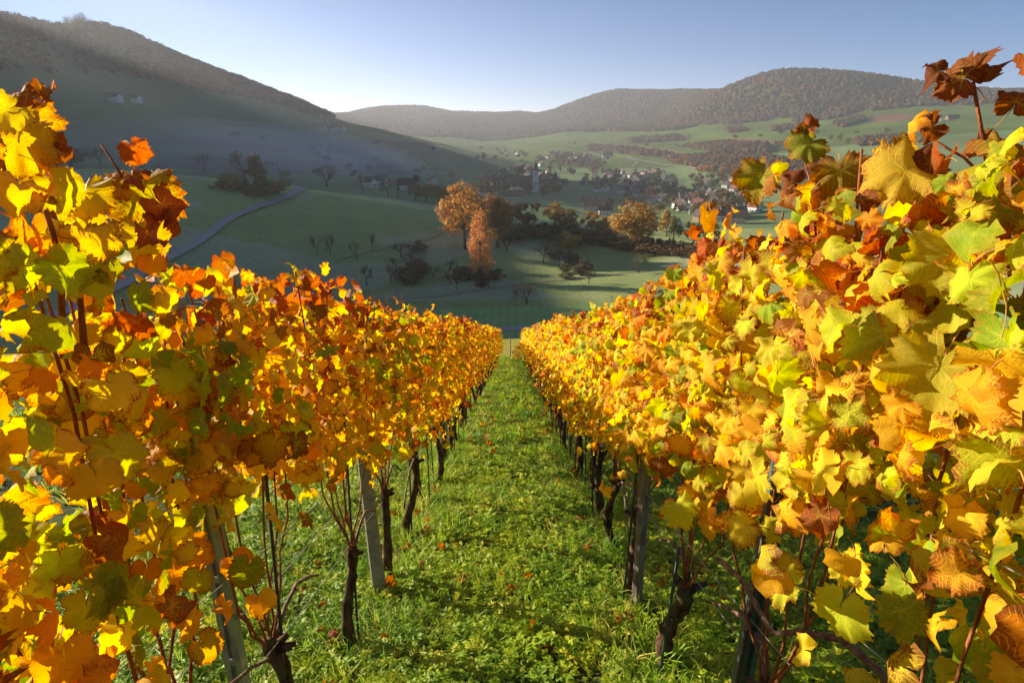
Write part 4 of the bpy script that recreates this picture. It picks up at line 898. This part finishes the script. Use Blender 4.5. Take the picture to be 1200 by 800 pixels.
px_tree('small', 2, 650, 270, 30, 28, (.45, .28, .04), 'broadleaf_tree', 'yellow topped tree in the middle of the hedgerow')
px_tree('small', 0, 664, 276, 30, 30, (.14, .13, .035), 'broadleaf_tree', 'dark olive tree in the middle of the hedgerow')
px_tree('small', 1, 693, 276, 28, 24, (.38, .20, .035), 'broadleaf_tree', 'orange topped tree left of the round golden oak')
px_tree('small', 2, 708, 282, 26, 22, (.24, .12, .04), 'broadleaf_tree', 'reddish brown tree beside the round golden oak')
px_tree('small', 0, 667, 296, 24, 28, (.36, .26, .04), 'broadleaf_tree', 'small yellowish tree below the hedgerow')
px_tree('bare', 1, 594, 296, 28, 20, (.16, .10, .05), 'fruit_tree', 'twiggy dark tree right of the orange birch')
for i, (x, y, h, w, c, la) in enumerate([(240, 202, 22, 28, (.36, .30, .10), 'thin leaved round fruit tree alone on the crest beside the pole'), (383, 220, 24, 28, (.34, .17, .07), 'dark branched fruit tree on the crest right of the road bend'), (425, 225, 20, 16, (.34, .22, .06), 'slim fruit tree next along the crest'), (455, 231, 21, 18, (.38, .19, .05), 'rusty fruit tree left of a pair'), (466, 232, 24, 24, (.46, .24, .05), 'wide orange tinted fruit tree on the crest'), (287, 210, 29, 32, (.24, .15, .09), 'bare brownish tree behind the dark pine'), (118, 194, 20, 26, (.22, .17, .10), 'bare spreading tree at the misty left crest'), (148, 194, 10, 18, (.22, .17, .10), 'low bare shrub tree near the leaning pole'), (617, 357, 25, 36, (.14, .13, .03), 'wide low apple tree standing alone on the lower meadow'), (690, 333, 16, 18, (.14, .09, .04), 'small bare tree at the meadow path'), (637, 296 + 12, 24, 22, (.17, .10, .05), 'bare brown tree on the shaded slope'), (748, 320, 22, 24, (.10, .10, .05), 'dark bare tree below the round golden oak'), (655, 312, 22, 22, (.12, .09, .05), 'bare tree lower down the shaded slope'), (372, 300, 26, 16, (.15, .09, .06), 'leftmost bare tree of the four on the shaded slope'), (388, 300, 24, 15, (.15, .09, .06), 'second bare tree of the four on the shaded slope'), (418, 303, 20, 16, (.15, .09, .06), 'third bare tree of the four on the shaded slope'), (436, 292, 18, 12, (.15, .09, .06), 'fourth bare tree of the four on the shaded slope'), (430, 335, 22, 18, (.13, .09, .06), 'bare tree low on the slope above the field'), (458, 332, 22, 16, (.13, .09, .06), 'bare tree beside the hedge above the field'), (535, 340, 20, 18, (.13, .09, .05), 'bare tree just left of the birch foot'), (682, 322, 18, 16, (.12, .10, .05), 'bare tree by the diagonal slope track')]):
    px_tree('bare', i, x, y, h * 1.2, w * .88, c, 'fruit_tree', la)
px_tree('pine', 0, 302, 229, 44, 36, (.045, .07, .03), 'pine_tree', 'dark green pine inside the road bend')
px_tree('small', 0, 84, 198, 24, 40, (.06, .08, .03), 'broadleaf_tree', 'wide dark evergreen tree on the misty left crest')
px_tree('small', 1, 50, 200, 22, 34, (.09, .10, .04), 'broadleaf_tree', 'hazy tree beside the wide dark evergreen')
for i, (x, y, h, w, c, la) in enumerate([(270, 217, 16, 20, (.24, .20, .05), 'yellowish bush left of the dark pine'), (285, 224, 13, 26, (.12, .07, .03), 'brown bush under the dark pine'), (305, 230, 13, 30, (.14, .07, .03), 'reddish bush hiding the foot of the pine'), (262, 222, 11, 26, (.10, .08, .04), 'low dark bush at the left end of the pine thicket'), (320, 227, 11, 24, (.09, .07, .03), 'dark bush at the right end of the pine thicket'), (333, 220, 11, 18, (.30, .22, .05), 'yellow bush inside the road bend'), (334, 208, 9, 11, (.14, .16, .04), 'tiny green bush by the second pole'), (405, 388, 18, 24, (.22, .16, .05), 'brownish bush at the field edge behind the left row')]):
    px_tree('bush', i, x, y, h, w, c, 'bush', la)
# trees in a row on the crest toward the village
for i, (x, y, h, w, c) in enumerate([(487, 235, 20, 20, (.30, .20, .05)), (500, 237, 22, 22, (.38, .26, .05)), (514, 240, 22, 20, (.30, .22, .04)), (527, 242, 24, 22, (.40, .26, .04))]):
    px_tree('small', i, x, y, h, w, c, 'broadleaf_tree', ['first', 'second', 'third', 'last'][i] + ' yellowish tree of the crest row left of the broad golden oak', 'crest trees left of the golden oak')
g = random.Random(5)
for i in range(30):
    t = i / 29; x = 590 + 250 * t + g.uniform(-3, 3); y = 276 + 17 * t + g.uniform(-3, 6) + (5 if x > 760 else 0)
    px_tree('bush', i, x, y, g.uniform(13, 20), g.uniform(20, 32), [(.10, .055, .028), (.07, .065, .03), (.14, .08, .03), (.09, .10, .035)][i % 4], 'hedge_bush', f"{['brown', 'blackish', 'reddish brown', 'dull green'][i % 4]} bush in the {'left' if t < .34 else 'middle' if t < .67 else 'right'} third of the long hedgerow below the oaks", f"{['brown', 'blackish', 'reddish brown', 'dull green'][i % 4]} bushes in the {'left' if t < .34 else 'middle' if t < .67 else 'right'} third of the long hedgerow")
for i in range(16):
    x = 490 + g.uniform(-26, 40); y = 322 + g.uniform(-34, 14)
    px_tree('bare' if i % 3 else 'bush', i, x, y, g.uniform(12, 20), g.uniform(15, 22), [(.13, .09, .06), (.11, .11, .06)][i % 2], 'bush', ('bare twiggy' if i % 3 else 'dense leafy') + (' brown' if i % 2 == 0 else ' olive') + ' bush in the thicket left of the orange birch', ('bare' if i % 3 else 'leafy') + (' brown' if i % 2 == 0 else ' olive') + ' thicket bushes left of the birch')
for i in range(9):
    px_tree('bush', i, 672 + g.uniform(-20, 26), 318 + g.uniform(-20, 12), g.uniform(8, 14), g.uniform(12, 20), (.06, .065, .035), 'bush', 'small dark bush scattered on the shaded slope right of the birch', 'slope bushes right of the birch')
for i in range(10):
    px_tree('bush', i, 540 + i * 4 + g.uniform(-6, 6), 331 + g.uniform(-10, 6), g.uniform(7, 14), g.uniform(12, 20), (.075, .06, .03), 'bush', 'dark undergrowth bush round the foot of the orange birch', 'undergrowth bushes at the birch foot')

# ---------------------------------------------------------------- poles
def pole(px, py, top_px, top_py, label, rmin=150, dep=290):
    P = Vector(at(px, py, dep)); P.z = float(ground(P.x, P.y)); d = P.y * cp - P.z * sp; h = (py - top_py) * d / FPX / cp; root = empty('utility_pole', tuple(P)); m = MB()
    lx = (top_px - px) * d / FPX; m.tube([(0, 0, -.5), (lx * .5, 0, h * .5), (lx, 0, h)], [.16, .14, .11], 8, 0, True); link('pole_shaft', m.mesh('pole_shaft', [WOODPOST], True), parent=root)
    m = MB(); m.box((lx, 0, h - .35), (1.3, .12, .12)); link('crossarm', m.mesh('crossarm', [WOODPOST]), parent=root)
    for s in (-.55, .55):
        m = MB(); m.tube([(lx + s, 0, h - .29), (lx + s, 0, h - .2), (lx + s, 0, h - .1)], [.05, .08, .04], 6, 0, True); link('insulator', m.mesh('insulator', [CONCRETE], True), parent=root)
    return tag(root, label, 'utility pole')
pole(191, 198, 187, 163, 'leaning wooden utility pole on the crest of the misty meadow')
pole(328, 210, 326, 184, 'short wooden utility pole at the top of the road bend')
for i, (x, y) in enumerate([(356, 214), (316, 244), (303, 253), (278, 224)]):
    P = hit(x, y, 150); m = MB(); m.box((0, 0, .5), (.12, .12, 1.0)); m.box((0, 0, .82), (.125, .125, .16), 0, 1)
    root = link('delineator_post', m.mesh('delineator_post', [simple('white_plastic', (.7, .7, .7), (.8, .8, .8)), ROD]), loc=tuple(P)); tag(root, ['small white roadside marker at the outer edge of the bend', 'small white roadside marker halfway down the road', 'small white roadside marker at the lower part of the road', 'small marker post in front of the pine thicket'][i], 'road marker')
# pasture fence along the lower meadow path
for i in range(13):
    P = hit(345 + i * 12, 357 - i * 1.2, 120); m = MB(); m.tube([(0, 0, -.2), (0, 0, .6), (.02, 0, 1.2)], .06, 5, 0, True)
    tag(link('fence_post', m.mesh('fence_post', [WOODPOST], True), loc=tuple(P)), 'thin wooden pasture post in the line above the lower field', 'fence post', 'pasture posts above the lower field')

# ---------------------------------------------------------------- houses and church
def wallm(n, a): return simple(n, tuple(k * .88 for k in a), a, .35, .85, .2)
WALLS = [wallm('white_render', (.66, .65, .62)), wallm('cream_render', (.62, .56, .44)), wallm('grey_render', (.42, .42, .42)), wallm('pink_render', (.60, .46, .40)), wallm('timber_wall', (.20, .13, .08))]
def roofm(n, a, b):
    t = NT(n); v = t.obj(); w_ = t.n('ShaderNodeTexWave', bands_direction='Z'); t.l(v, w_.inputs[0]); w_.inputs['Scale'].default_value = 1.6; w_.inputs['Distortion'].default_value = .6
    f = t.math('ADD', t.math('MULTIPLY', w_.outputs[1], .35), t.math('MULTIPLY', t.noise(v, .6, 4), .8)); return t.done(t.principled(t.mix(t.ramp(f, .35, .8), a, b), .8, t.bump(w_.outputs[1], .5, .05), .2))
ROOFS = [roofm('brown_tiles', (.10, .055, .035), (.17, .10, .07)), roofm('red_tiles', (.15, .058, .038), (.22, .09, .06)), roofm('grey_slates', (.085, .08, .08), (.15, .14, .14)), roofm('dark_tiles', (.055, .04, .035), (.10, .075, .065))]
PANE = simple('window_glass', (.03, .035, .045), (.06, .07, .08), 1, .15, .6)
FRAME = simple('window_frame_white', (.6, .6, .58), (.7, .7, .68))
_hm = {}
def house_meshes(w, l, h, rh):
    k = (w, l, h, rh)
    if k in _hm: return _hm[k]
    a, b = w / 2, l / 2; m = MB()      # gables at y = +-b, ridge along y
    m.add([(-a, -b, -2), (a, -b, -2), (a, b, -2), (-a, b, -2), (-a, -b, h), (a, -b, h), (a, b, h), (-a, b, h), (0, -b, h + rh), (0, b, h + rh)], [(0, 1, 5, 8, 4), (1, 2, 6, 5), (2, 3, 7, 9, 6), (3, 0, 4, 7), (5, 6, 9, 8), (4, 8, 9, 7)])
    wall = m.mesh('wall'); m = MB(); o = .6; e = rh * o / a; t = .28
    for s in (-1, 1):
        p = [(0, -b - o, h + rh + .05), (s * (a + o), -b - o, h - e + .05), (s * (a + o), b + o, h - e + .05), (0, b + o, h + rh + .05)]; q = [(x, y, z + t) for x, y, z in p]
        m.add(p + q, [(0, 1, 2, 3), (7, 6, 5, 4), (0, 4, 5, 1), (1, 5, 6, 2), (2, 6, 7, 3)] if s > 0 else [(3, 2, 1, 0), (4, 5, 6, 7), (1, 5, 4, 0), (2, 6, 5, 1), (3, 7, 6, 2)])
    roof = m.mesh('roof'); m = MB(); m.box((a * .3, b * .3, h + rh + .3), (.7, .7, 2.2)); m.box((a * .3, b * .3, h + rh + 1.45), (.9, .9, .15)); ch = m.mesh('chimney')
    wins = []
    for fl in range(2 if h > 4.5 else 1):
        z = 1.6 + fl * 2.7
        for s in (-1, 1):
            for q in (-.5, 0.0, .5): wins.append(((q * w * .62, s * b, z), 0 if s < 0 else math.pi))
            for q in (-.55, -.18, .18, .55): wins.append(((s * a, q * l * .8, z), math.pi / 2 * s))
    for s in (-1, 1): wins.append(((0, s * b, h + rh * .32), 0 if s < 0 else math.pi))
    _hm[k] = (wall, roof, ch, wins); return _hm[k]
mw = MB(); mw.box((0, -.02, 0), (1.15, .10, 1.45)); WF = mw.mesh('window', [FRAME]); mw = MB()
for s in (-.27, .27): mw.box((s, -.075, 0), (.42, .03, 1.2))
WP = mw.mesh('pane', [PANE])
_mm = {}
def withmat(me, mat):
    k = (me.name, mat.name)
    if k not in _mm: c = me.copy(); c.name = me.name.split('.')[0]; c.materials.clear(); c.materials.append(mat); _mm[k] = c
    return _mm[k]
WOOD_DOOR = simple('door_wood', (.10, .06, .04), (.16, .10, .06), 3)
md = MB(); md.box((0, -.03, 0), (1.1, .12, 2.1)); DOOR = md.mesh('door', [WOOD_DOOR])
def house(P, rz, dims, wm, rm, name, label, group=None, nwin=99, cat='house'):
    wall, roof, ch, wins = house_meshes(*dims); root = empty(name, tuple(P), rz)
    link('wall', withmat(wall, WALLS[wm]), parent=root); rf = link('roof', withmat(roof, ROOFS[rm]), parent=root); link('chimney', withmat(ch, WALLS[2]), parent=rf)
    # only the walls that look toward the vineyard carry windows that the view can show
    cd = Vector((-P[0], -P[1], 0)).normalized(); k = 0
    for loc, r in wins:
        n = Vector((math.sin(r + rz), -math.cos(r + rz), 0))
        if n.dot(cd) < .15 or k >= nwin: continue
        wdw = link('window', WF, parent=root, loc=loc, rot=(0, 0, r)); link('pane', WP, parent=wdw); k += 1
    link('door', DOOR, parent=root, loc=(dims[0] * .12 if dims[0] > 6 else 0, -dims[1] / 2, 1.05))
    return tag(root, label, cat, group)
HD = [(7.6, 9.5, 4.6, 3.6), (7, 10, 4.2, 3.4), (8.6, 12, 5, 4), (6.4, 8, 4.8, 3.8), (10, 17, 4.6, 4.6)]
def px_house(px, py, rz, d, w, r, label, group=None, rmin=340, nwin=8, name='house', cat='house', rmax=9000):
    P = hit(px, py, rmin, rmax); return house(P, rz, HD[d], w, r, name, label, group, nwin, cat)
px_house(434, 219, .9, 1, 0, 3, 'white house with dark roof, first behind the crest trees on the left')
px_house(447, 217, 1.3, 0, 1, 2, 'cream house with grey roof beside the first white house')
px_house(480, 223, 1.45, 4, 0, 3, 'long house with a big dark roof behind the crest')
px_house(508, 219, .25, 2, 0, 2, 'white gabled house facing the vineyard behind the crest row')
px_house(417, 212, .7, 3, 1, 2, 'small cream house at the far left of the village')
px_house(572, 230, 1.5, 4, 3, 1, 'long pinkish house with reddish roof in front of the church')
px_house(602, 236, 1.4, 4, 2, 3, 'long grey building below the church')
px_house(744, 213, .1, 3, 0, 3, 'narrow white gabled house in the middle of the village')
px_house(690, 243, 1.2, 2, 0, 3, 'white house with dark roof behind the yellow topped tree')
px_house(709, 252, 1.5, 1, 0, 3, 'low white house with dark roof left of the round golden oak')
px_house(697, 247, 1.3, 4, 2, 3, 'dark roofed barn beside the low white house')
px_house(732, 227, 1.45, 4, 1, 2, 'long cream house with a pale grey roof in the village centre')
for i in range(4): px_house(816 + i * 7.6, 228 + i * 1.3, .12, 3, 0, 2, ['first', 'second', 'third', 'last'][i] + ' of four matching steep white gables in a row', 'matching steep white gables', nwin=4)
px_house(818, 243, .7, 1, 0, 1, 'white house with red roof below the row of gables')
px_house(800, 247, .4, 1, 0, 3, 'white gabled house with black roof at the village street')
px_house(812, 238, 1.2, 2, 3, 1, 'pinkish house with a broad red roof right of the village centre')
px_house(848, 249, 1.0, 0, 1, 1, 'cream house with red roof near the right vine row')
px_house(787, 270, .5, 0, 0, 2, 'white house close behind the pale yellow tree')
px_house(862, 262, 1.2, 2, 3, 3, 'dark roofed house low at the right edge of the village')
g = random.Random(17); done = []
zones = [('around the church', [(600, 236), (660, 226), (672, 205), (640, 200), (655, 190), (610, 190), (560, 222)], 26, 300), ('in the village centre', [(672, 228), (790, 240), (800, 210), (760, 200), (690, 205)], 46, 420), ('at the right end of the village', [(790, 262), (880, 262), (900, 215), (850, 205), (800, 222)], 40, 420), ('far up the valley behind the church', [(560, 178), (640, 190), (700, 200), (700, 188), (640, 176)], 22, 900)]
for zi, (zn, poly, n, rm) in enumerate(zones):
    k = 0; tries = 0; P4 = np.array(poly, float)
    while k < n and tries < 3000:
        tries += 1; x = g.uniform(P4[:, 0].min(), P4[:, 0].max()); y = g.uniform(P4[:, 1].min(), P4[:, 1].max())
        if not inpoly(np.array([x]), np.array([y]), poly)[0]: continue
        if 660 < x < 735 and 228 < y < 243 and zi < 2: continue
        if 592 < x < 634 and 215 < y < 226: continue
        P = hit(x, y, rm)
        if any((P - q).length < 15 for q in done): continue
        done.append(P); k += 1; w = g.choices([0, 1, 2, 3, 4], [.46, .2, .12, .1, .12])[0]; r = g.choices([0, 1, 2, 3], [.34, .16, .2, .3])[0]; d = g.choices([0, 1, 2, 3, 4], [.3, .25, .2, .2, .05])[0]
        wn_ = ['white', 'cream', 'grey', 'pinkish', 'timber'][w]; rn_ = ['brown', 'red', 'grey', 'black'][r]; sz = ['mid sized', 'low', 'large', 'narrow', 'long'][d]
        house(P, g.uniform(-.2, 1.7), HD[d], w, r, 'house', f'{sz} {wn_} house with {rn_} roof {zn}', f'{sz} {wn_} houses with {rn_} roofs {zn}', 6 if zi < 3 else 3)
# church: nave, tower with spire
P = hit(617, 224, 420); dch = P.y * cp - P.z * sp; u = dch / FPX
root = empty('village_church', tuple(P), 0)
nl, nw = 40 * u, 13.0; m = MB(); hh = 8.5
m.add([(-nl * .62, -nw / 2, -2), (nl * .38, -nw / 2, -2), (nl * .38, nw / 2, -2), (-nl * .62, nw / 2, -2), (-nl * .62, -nw / 2, hh), (nl * .38, -nw / 2, hh), (nl * .38, nw / 2, hh), (-nl * .62, nw / 2, hh), (-nl * .62, 0, hh + 7.5), (nl * .38, 0, hh + 7.5)], [(0, 1, 5, 4), (1, 2, 6, 9, 5), (2, 3, 7, 6), (3, 0, 4, 8, 7), (4, 5, 9, 8), (6, 7, 8, 9)])
link('wall', m.mesh('wall', [WALLS[0]]), parent=root); m = MB()
for s in (-1, 1):
    p = [(-nl * .64, 0, hh + 7.6), (nl * .40, 0, hh + 7.6), (nl * .40, s * (nw / 2 + .7), hh - .7), (-nl * .64, s * (nw / 2 + .7), hh - .7)]; m.add(p + [(x, y, z + .35) for x, y, z in p], [(0, 1, 2, 3), (7, 6, 5, 4), (0, 4, 5, 1), (1, 5, 6, 2), (2, 6, 7, 3), (3, 7, 4, 0)])
link('roof', m.mesh('roof', [ROOFS[0]]), parent=root)
tw = 6.2; tx = nl * .26; th = 21.5; m = MB(); m.box((tx, -3.6, th / 2 - 1), (tw, tw, th + 2)); tower = link('tower', m.mesh('tower', [WALLS[0]]), parent=root)
m = MB(); m.box((tx, -3.6, th + .15), (tw + .7, tw + .7, .4)); link('cornice', m.mesh('cornice', [WALLS[1]]), parent=tower)
m = MB(); vs = []; q = tw * .62
for z, s in ((th + .35, 1), (th + 2.6, .62), (th + 12, .02)):
    for i in range(8): a = (i + .5) * math.pi / 4; vs.append((tx + math.cos(a) * q * s, -3.6 + math.sin(a) * q * s, z))
m.add(vs, [(k * 8 + i, k * 8 + (i + 1) % 8, k * 8 + 8 + (i + 1) % 8, k * 8 + 8 + i) for k in range(2) for i in range(8)]); sp_ = link('spire', m.mesh('spire', [ROOFS[3]]), parent=root)
m = MB(); m.tube([(tx, -3.6, th + 11.8), (tx, -3.6, th + 13), (tx, -3.6, th + 14)], .12, 5, 0, True); m.box((tx, -3.6, th + 13.4), (1.1, .18, .18)); link('cross', m.mesh('cross', [ROD]), parent=sp_)
for z, w_, h_ in ((th - 3.2, 1.3, 2.6), (9.5, .9, 1.6), (5.0, .9, 1.6)):
    m = MB(); m.box((tx, -3.6 - tw / 2 - .03, z), (w_, .12, h_)); link('window', m.mesh('window', [PANE]), parent=tower)
m = MB(); m.tube([(tx, -3.6 - tw / 2 - .02, th - 6.6), (tx, -3.6 - tw / 2 - .12, th - 6.6)], 1.1, 16, 0, True); cl = link('clock_face', m.mesh('clock_face', [FRAME]), parent=tower)
m = MB(); m.box((tx, -3.6 - tw / 2 - .15, th - 6.25), (.12, .05, .8)); m.box((tx + .25, -3.6 - tw / 2 - .18, th - 6.6), (.6, .05, .12)); link('clock_hand', m.mesh('clock_hand', [ROD]), parent=cl)
for i in range(5):
    m = MB(); x_ = -nl * .55 + i * nl * .145; m.box((x_, -nw / 2 - .03, 4.6), (1.3, .12, 3.6)); m.tube([(x_, -nw / 2 + .03, 6.4), (x_, -nw / 2 - .09, 6.4)], .65, 12, 0, True); link('window', m.mesh('window', [PANE]), parent=root)
tag(root, 'white village church with dark roof and pointed tower spire', 'church')
# far farms
def farm(px, py, rmin, label, parts_, rz=0, sc=1):
    P = hit(px, py, rmin); root = empty('farmhouse', tuple(P), rz); root.scale = (sc,) * 3
    for (dx, dy, d, r2, w, rf_) in parts_:
        wall, roof, ch, wins = house_meshes(*HD[d]); a = link('wall', withmat(wall, WALLS[w]), parent=root, loc=(dx, dy, 0), rot=(0, 0, r2)); link('roof', withmat(roof, ROOFS[rf_]), parent=root, loc=(dx, dy, 0), rot=(0, 0, r2))
        for loc, r in wins[:6]: link('window', WF, parent=a, loc=loc, rot=(0, 0, r))
    return tag(root, label, 'farm')
farm(134, 119, 700, 'hazy white farm with a pointed end halfway up the big left hill', [(0, 0, 4, 1.4, 0, 2), (-14, 2, 3, .2, 0, 2), (24, 3, 1, 1.3, 0, 2)])
farm(375, 153, 900, 'long grey farm building on the lower edge of the left hill', [(0, 0, 4, 1.5, 2, 2), (24, 0, 4, 1.5, 2, 0), (-22, 4, 1, 1.4, 0, 2)], sc=1.3)
farm(955, 148, 1200, 'white farmhouse alone on the bright upper pasture', [(0, 0, 0, .3, 0, 3), (-30, 6, 1, 1.5, 0, 2)], sc=1.1)
farm(1096, 142, 1200, 'large farm with white gable and dark roof below the right forest', [(0, 0, 4, 1.0, 0, 3), (26, 0, 4, 1.5, 4, 3), (-24, -20, 1, 1.4, 0, 2)], sc=1.5)
farm(712, 187 - 2, 1000, 'long low barn lit orange on the far valley road', [(0, 0, 4, 1.5, 3, 0)], sc=1.5)
farm(997, 131, 1300, 'tiny white hut at the forest edge above the pastures', [(0, 0, 3, .3, 0, 1)], sc=.8)
P = hit(378, 152, 900); m = MB(); m.tube([(0, 0, -1), (0, 0, 12), (0, 0, 22)], [2.6, 2.6, 2.5], 14, 0, True); m.tube([(0, 0, 22), (0, 0, 23), (0, 0, 24.5)], [2.7, 2.2, .1], 14, 0, True)
tag(link('silo', m.mesh('silo', [CONCRETE], True), loc=tuple(P)), 'slim pale silo beside the long grey farm building', 'silo')
# village trees
g = random.Random(23)
for zn, poly, n, rm, sz in [('around the church', [(560, 232), (660, 232), (672, 205), (640, 195), (600, 200), (570, 215)], 44, 330, (9, 16)), ('between the village houses', [(672, 240), (790, 252), (860, 262), (890, 215), (800, 205), (690, 203)], 120, 380, (7, 14)), ('in the wood behind the church', [(640, 204), (700, 206), (715, 186), (650, 180)], 44, 700, (10, 16)), ('along the far valley floor', [(560, 190), (640, 196), (700, 200), (690, 182), (560, 176)], 34, 900, (8, 14))]:
    P4 = np.array(poly, float); k = 0
    while k < n:
        x = g.uniform(P4[:, 0].min(), P4[:, 0].max()); y = g.uniform(P4[:, 1].min(), P4[:, 1].max())
        if not inpoly(np.array([x]), np.array([y]), poly)[0]: continue
        if 660 < x < 735 and 229 < y < 241: continue
        if 596 < x < 634 and 222 < y < 232 and k % 3: continue
        P = hit(x, y, rm); h = g.uniform(*sz); ki = g.choices([0, 1, 2], [.45, .35, .2])[0]
        c = [(.05, .06, .03), (.10, .07, .035), (.075, .08, .035), (.16, .10, .04)][g.randrange(4)] if ki < 2 else (.025, .04, .022)
        CN = {(.05, .06, .03): 'dark olive tree', (.10, .07, .035): 'rusty brown tree', (.075, .08, .035): 'greyish green tree', (.16, .10, .04): 'ochre tree', (.025, .04, .022): 'dark pointed spruce'}[c]
        md_ = sum(sz) / 2; la = ('tall ' if h > md_ + 1.5 else 'low ' if h < md_ - 1.5 else 'medium ') + CN
        tree('far', ki, P, h, h * (.85 if ki < 2 else .5), c, 'village_tree' if ki < 2 else 'spruce_tree', f'{la} standing {zn}', f'{la}s {zn}', g.uniform(0, 6)); k += 1
# scattered trees on the left hill's fields and the bright pastures
for zn, poly, n, rm, sz in [('on the misty fields of the left hill', [(390, 214), (560, 212), (600, 200), (520, 178), (420, 165), (260, 160), (300, 195)], 26, 430, (5, 10)), ('on the bright far pastures', [(650, 165), (1040, 150), (1100, 190), (900, 185), (700, 190)], 46, 1200, (7, 14)), ('on the orange lit slope above the village', [(780, 190), (860, 186), (960, 200), (960, 216), (880, 212), (800, 204)], 60, 900, (10, 17))]:
    P4 = np.array(poly, float); k = 0
    while k < n:
        x = g.uniform(P4[:, 0].min(), P4[:, 0].max()); y = g.uniform(P4[:, 1].min(), P4[:, 1].max())
        if not inpoly(np.array([x]), np.array([y]), poly)[0]: continue
        P = hit(x, y, rm); h = g.uniform(*sz); c = [(.10, .075, .035), (.07, .075, .03), (.15, .09, .035)][g.randrange(3)] if sz[1] < 17 else [(.34, .15, .05), (.24, .11, .04), (.12, .08, .035)][g.randrange(3)]
        CN = {(.10, .075, .035): 'brownish', (.07, .075, .03): 'olive', (.15, .09, .035): 'rust coloured', (.34, .15, .05): 'bright orange', (.24, .11, .04): 'russet', (.12, .08, .035): 'dull brown'}[c]
        md_ = sum(sz) / 2; la = CN + (' tall' if h > md_ + 1 else ' low' if h < md_ - 1 else ' middling')
        tree('far', g.randrange(2), P, h, h * .95, c, 'broadleaf_tree', f'{la} tree {zn}', f'{la} trees {zn}', g.uniform(0, 6)); k += 1
# the ragged trees on the left skyline
for i, (x, y, h) in enumerate([(49, 42, 13), (56, 44, 9), (78, 47, 14), (84, 48, 18), (90, 45, 20), (96, 44, 17), (36, 38, 10), (22, 35, 12), (10, 33, 12), (66, 50, 6), (105, 42, 10)]):
    D = 900 + x * 1.3; P = Vector(at(x, y, D)); P.z = float(ground(P.x, P.y)); d = P.y * cp - P.z * sp
    tree('bare', i, P, (h + 12) * d / FPX, (h + 6) * .8 * d / FPX, (.09, .07, .04), 'skyline_tree', 'thin ragged tree standing out on the left hilltop skyline', 'ragged skyline trees')

LT = []
for cm, _ in [leafy_crown(40, 300, .05, 'round', 13, .2), leafy_crown(41, 300, .05, 'hollow', 12, .2), leafy_crown(42, 280, .045, 'pine', 18, .14), leafy_crown(43, 300, .05, 'round', 10, .24)]:
    cm.materials.clear(); LT.append(source_obj('hill_tree_shape', cm, FOREST_FAR))
f_l = scatter_region('hilltop_forest', 30000, acc_left, (-62, -7), (640, 2100), 6, (9, 17), LT, -.12)
f_l.name = 'hilltop_forest'
f_r = scatter_region('hillside_forest', 80000, acc_right, (-18, 42), (2000, 4000), 5, (2.8, 8.6), FT, .55)
# ---------------------------------------------------------------- the air: one closed box of even haze round everything
hz = NT('haze_air')
pv_ = hz.n('ShaderNodeVolumePrincipled'); pv_.inputs['Color'].default_value = (.84, .90, 1.0, 1); pv_.inputs['Density'].default_value = HAZE_DENSITY; pv_.inputs['Anisotropy'].default_value = HAZE_G
hz.l(pv_.outputs[0], hz.out.inputs['Volume'])
mbz = MB(); zlo, zhi = float(ZT.min()) - 1.2, float(ZT.max()) + 22
mbz.box((0, 0, (zlo + zhi) / 2), (25000, 25000, zhi - zlo))
ho = link('haze', mbz.mesh('haze', [hz.m])); tag(ho, kind='stuff')

# a bank of morning mist lying in the hollow below the big left hill; its rounded shape thins out by itself toward the edges
mi = NT('mist_air'); mv = mi.n('ShaderNodeVolumePrincipled'); mv.inputs['Color'].default_value = (.93, .93, .95, 1); mv.inputs['Density'].default_value = .0010; mv.inputs['Anisotropy'].default_value = .2
mi.l(mv.outputs[0], mi.out.inputs['Volume'])
for k in range(15):
    s = 1 - k * .06; bm = bmesh.new(); bmesh.ops.create_icosphere(bm, subdivisions=4, radius=1)
    for v in bm.verts: v.co = Vector((v.co.x * 300 * s, v.co.y * 430 * s, v.co.z * 70 * s ** 1.9))
    me = bpy.data.meshes.new('mist'); bm.to_mesh(me); bm.free(); me.materials.append(mi.m)
    tag(link('mist', me, loc=(-410 + 13 * math.sin(k * 2.1), 770 + 25 * math.cos(k * 1.7), -44), rot=(0, 0, R(24 + 3 * k))), kind='stuff')
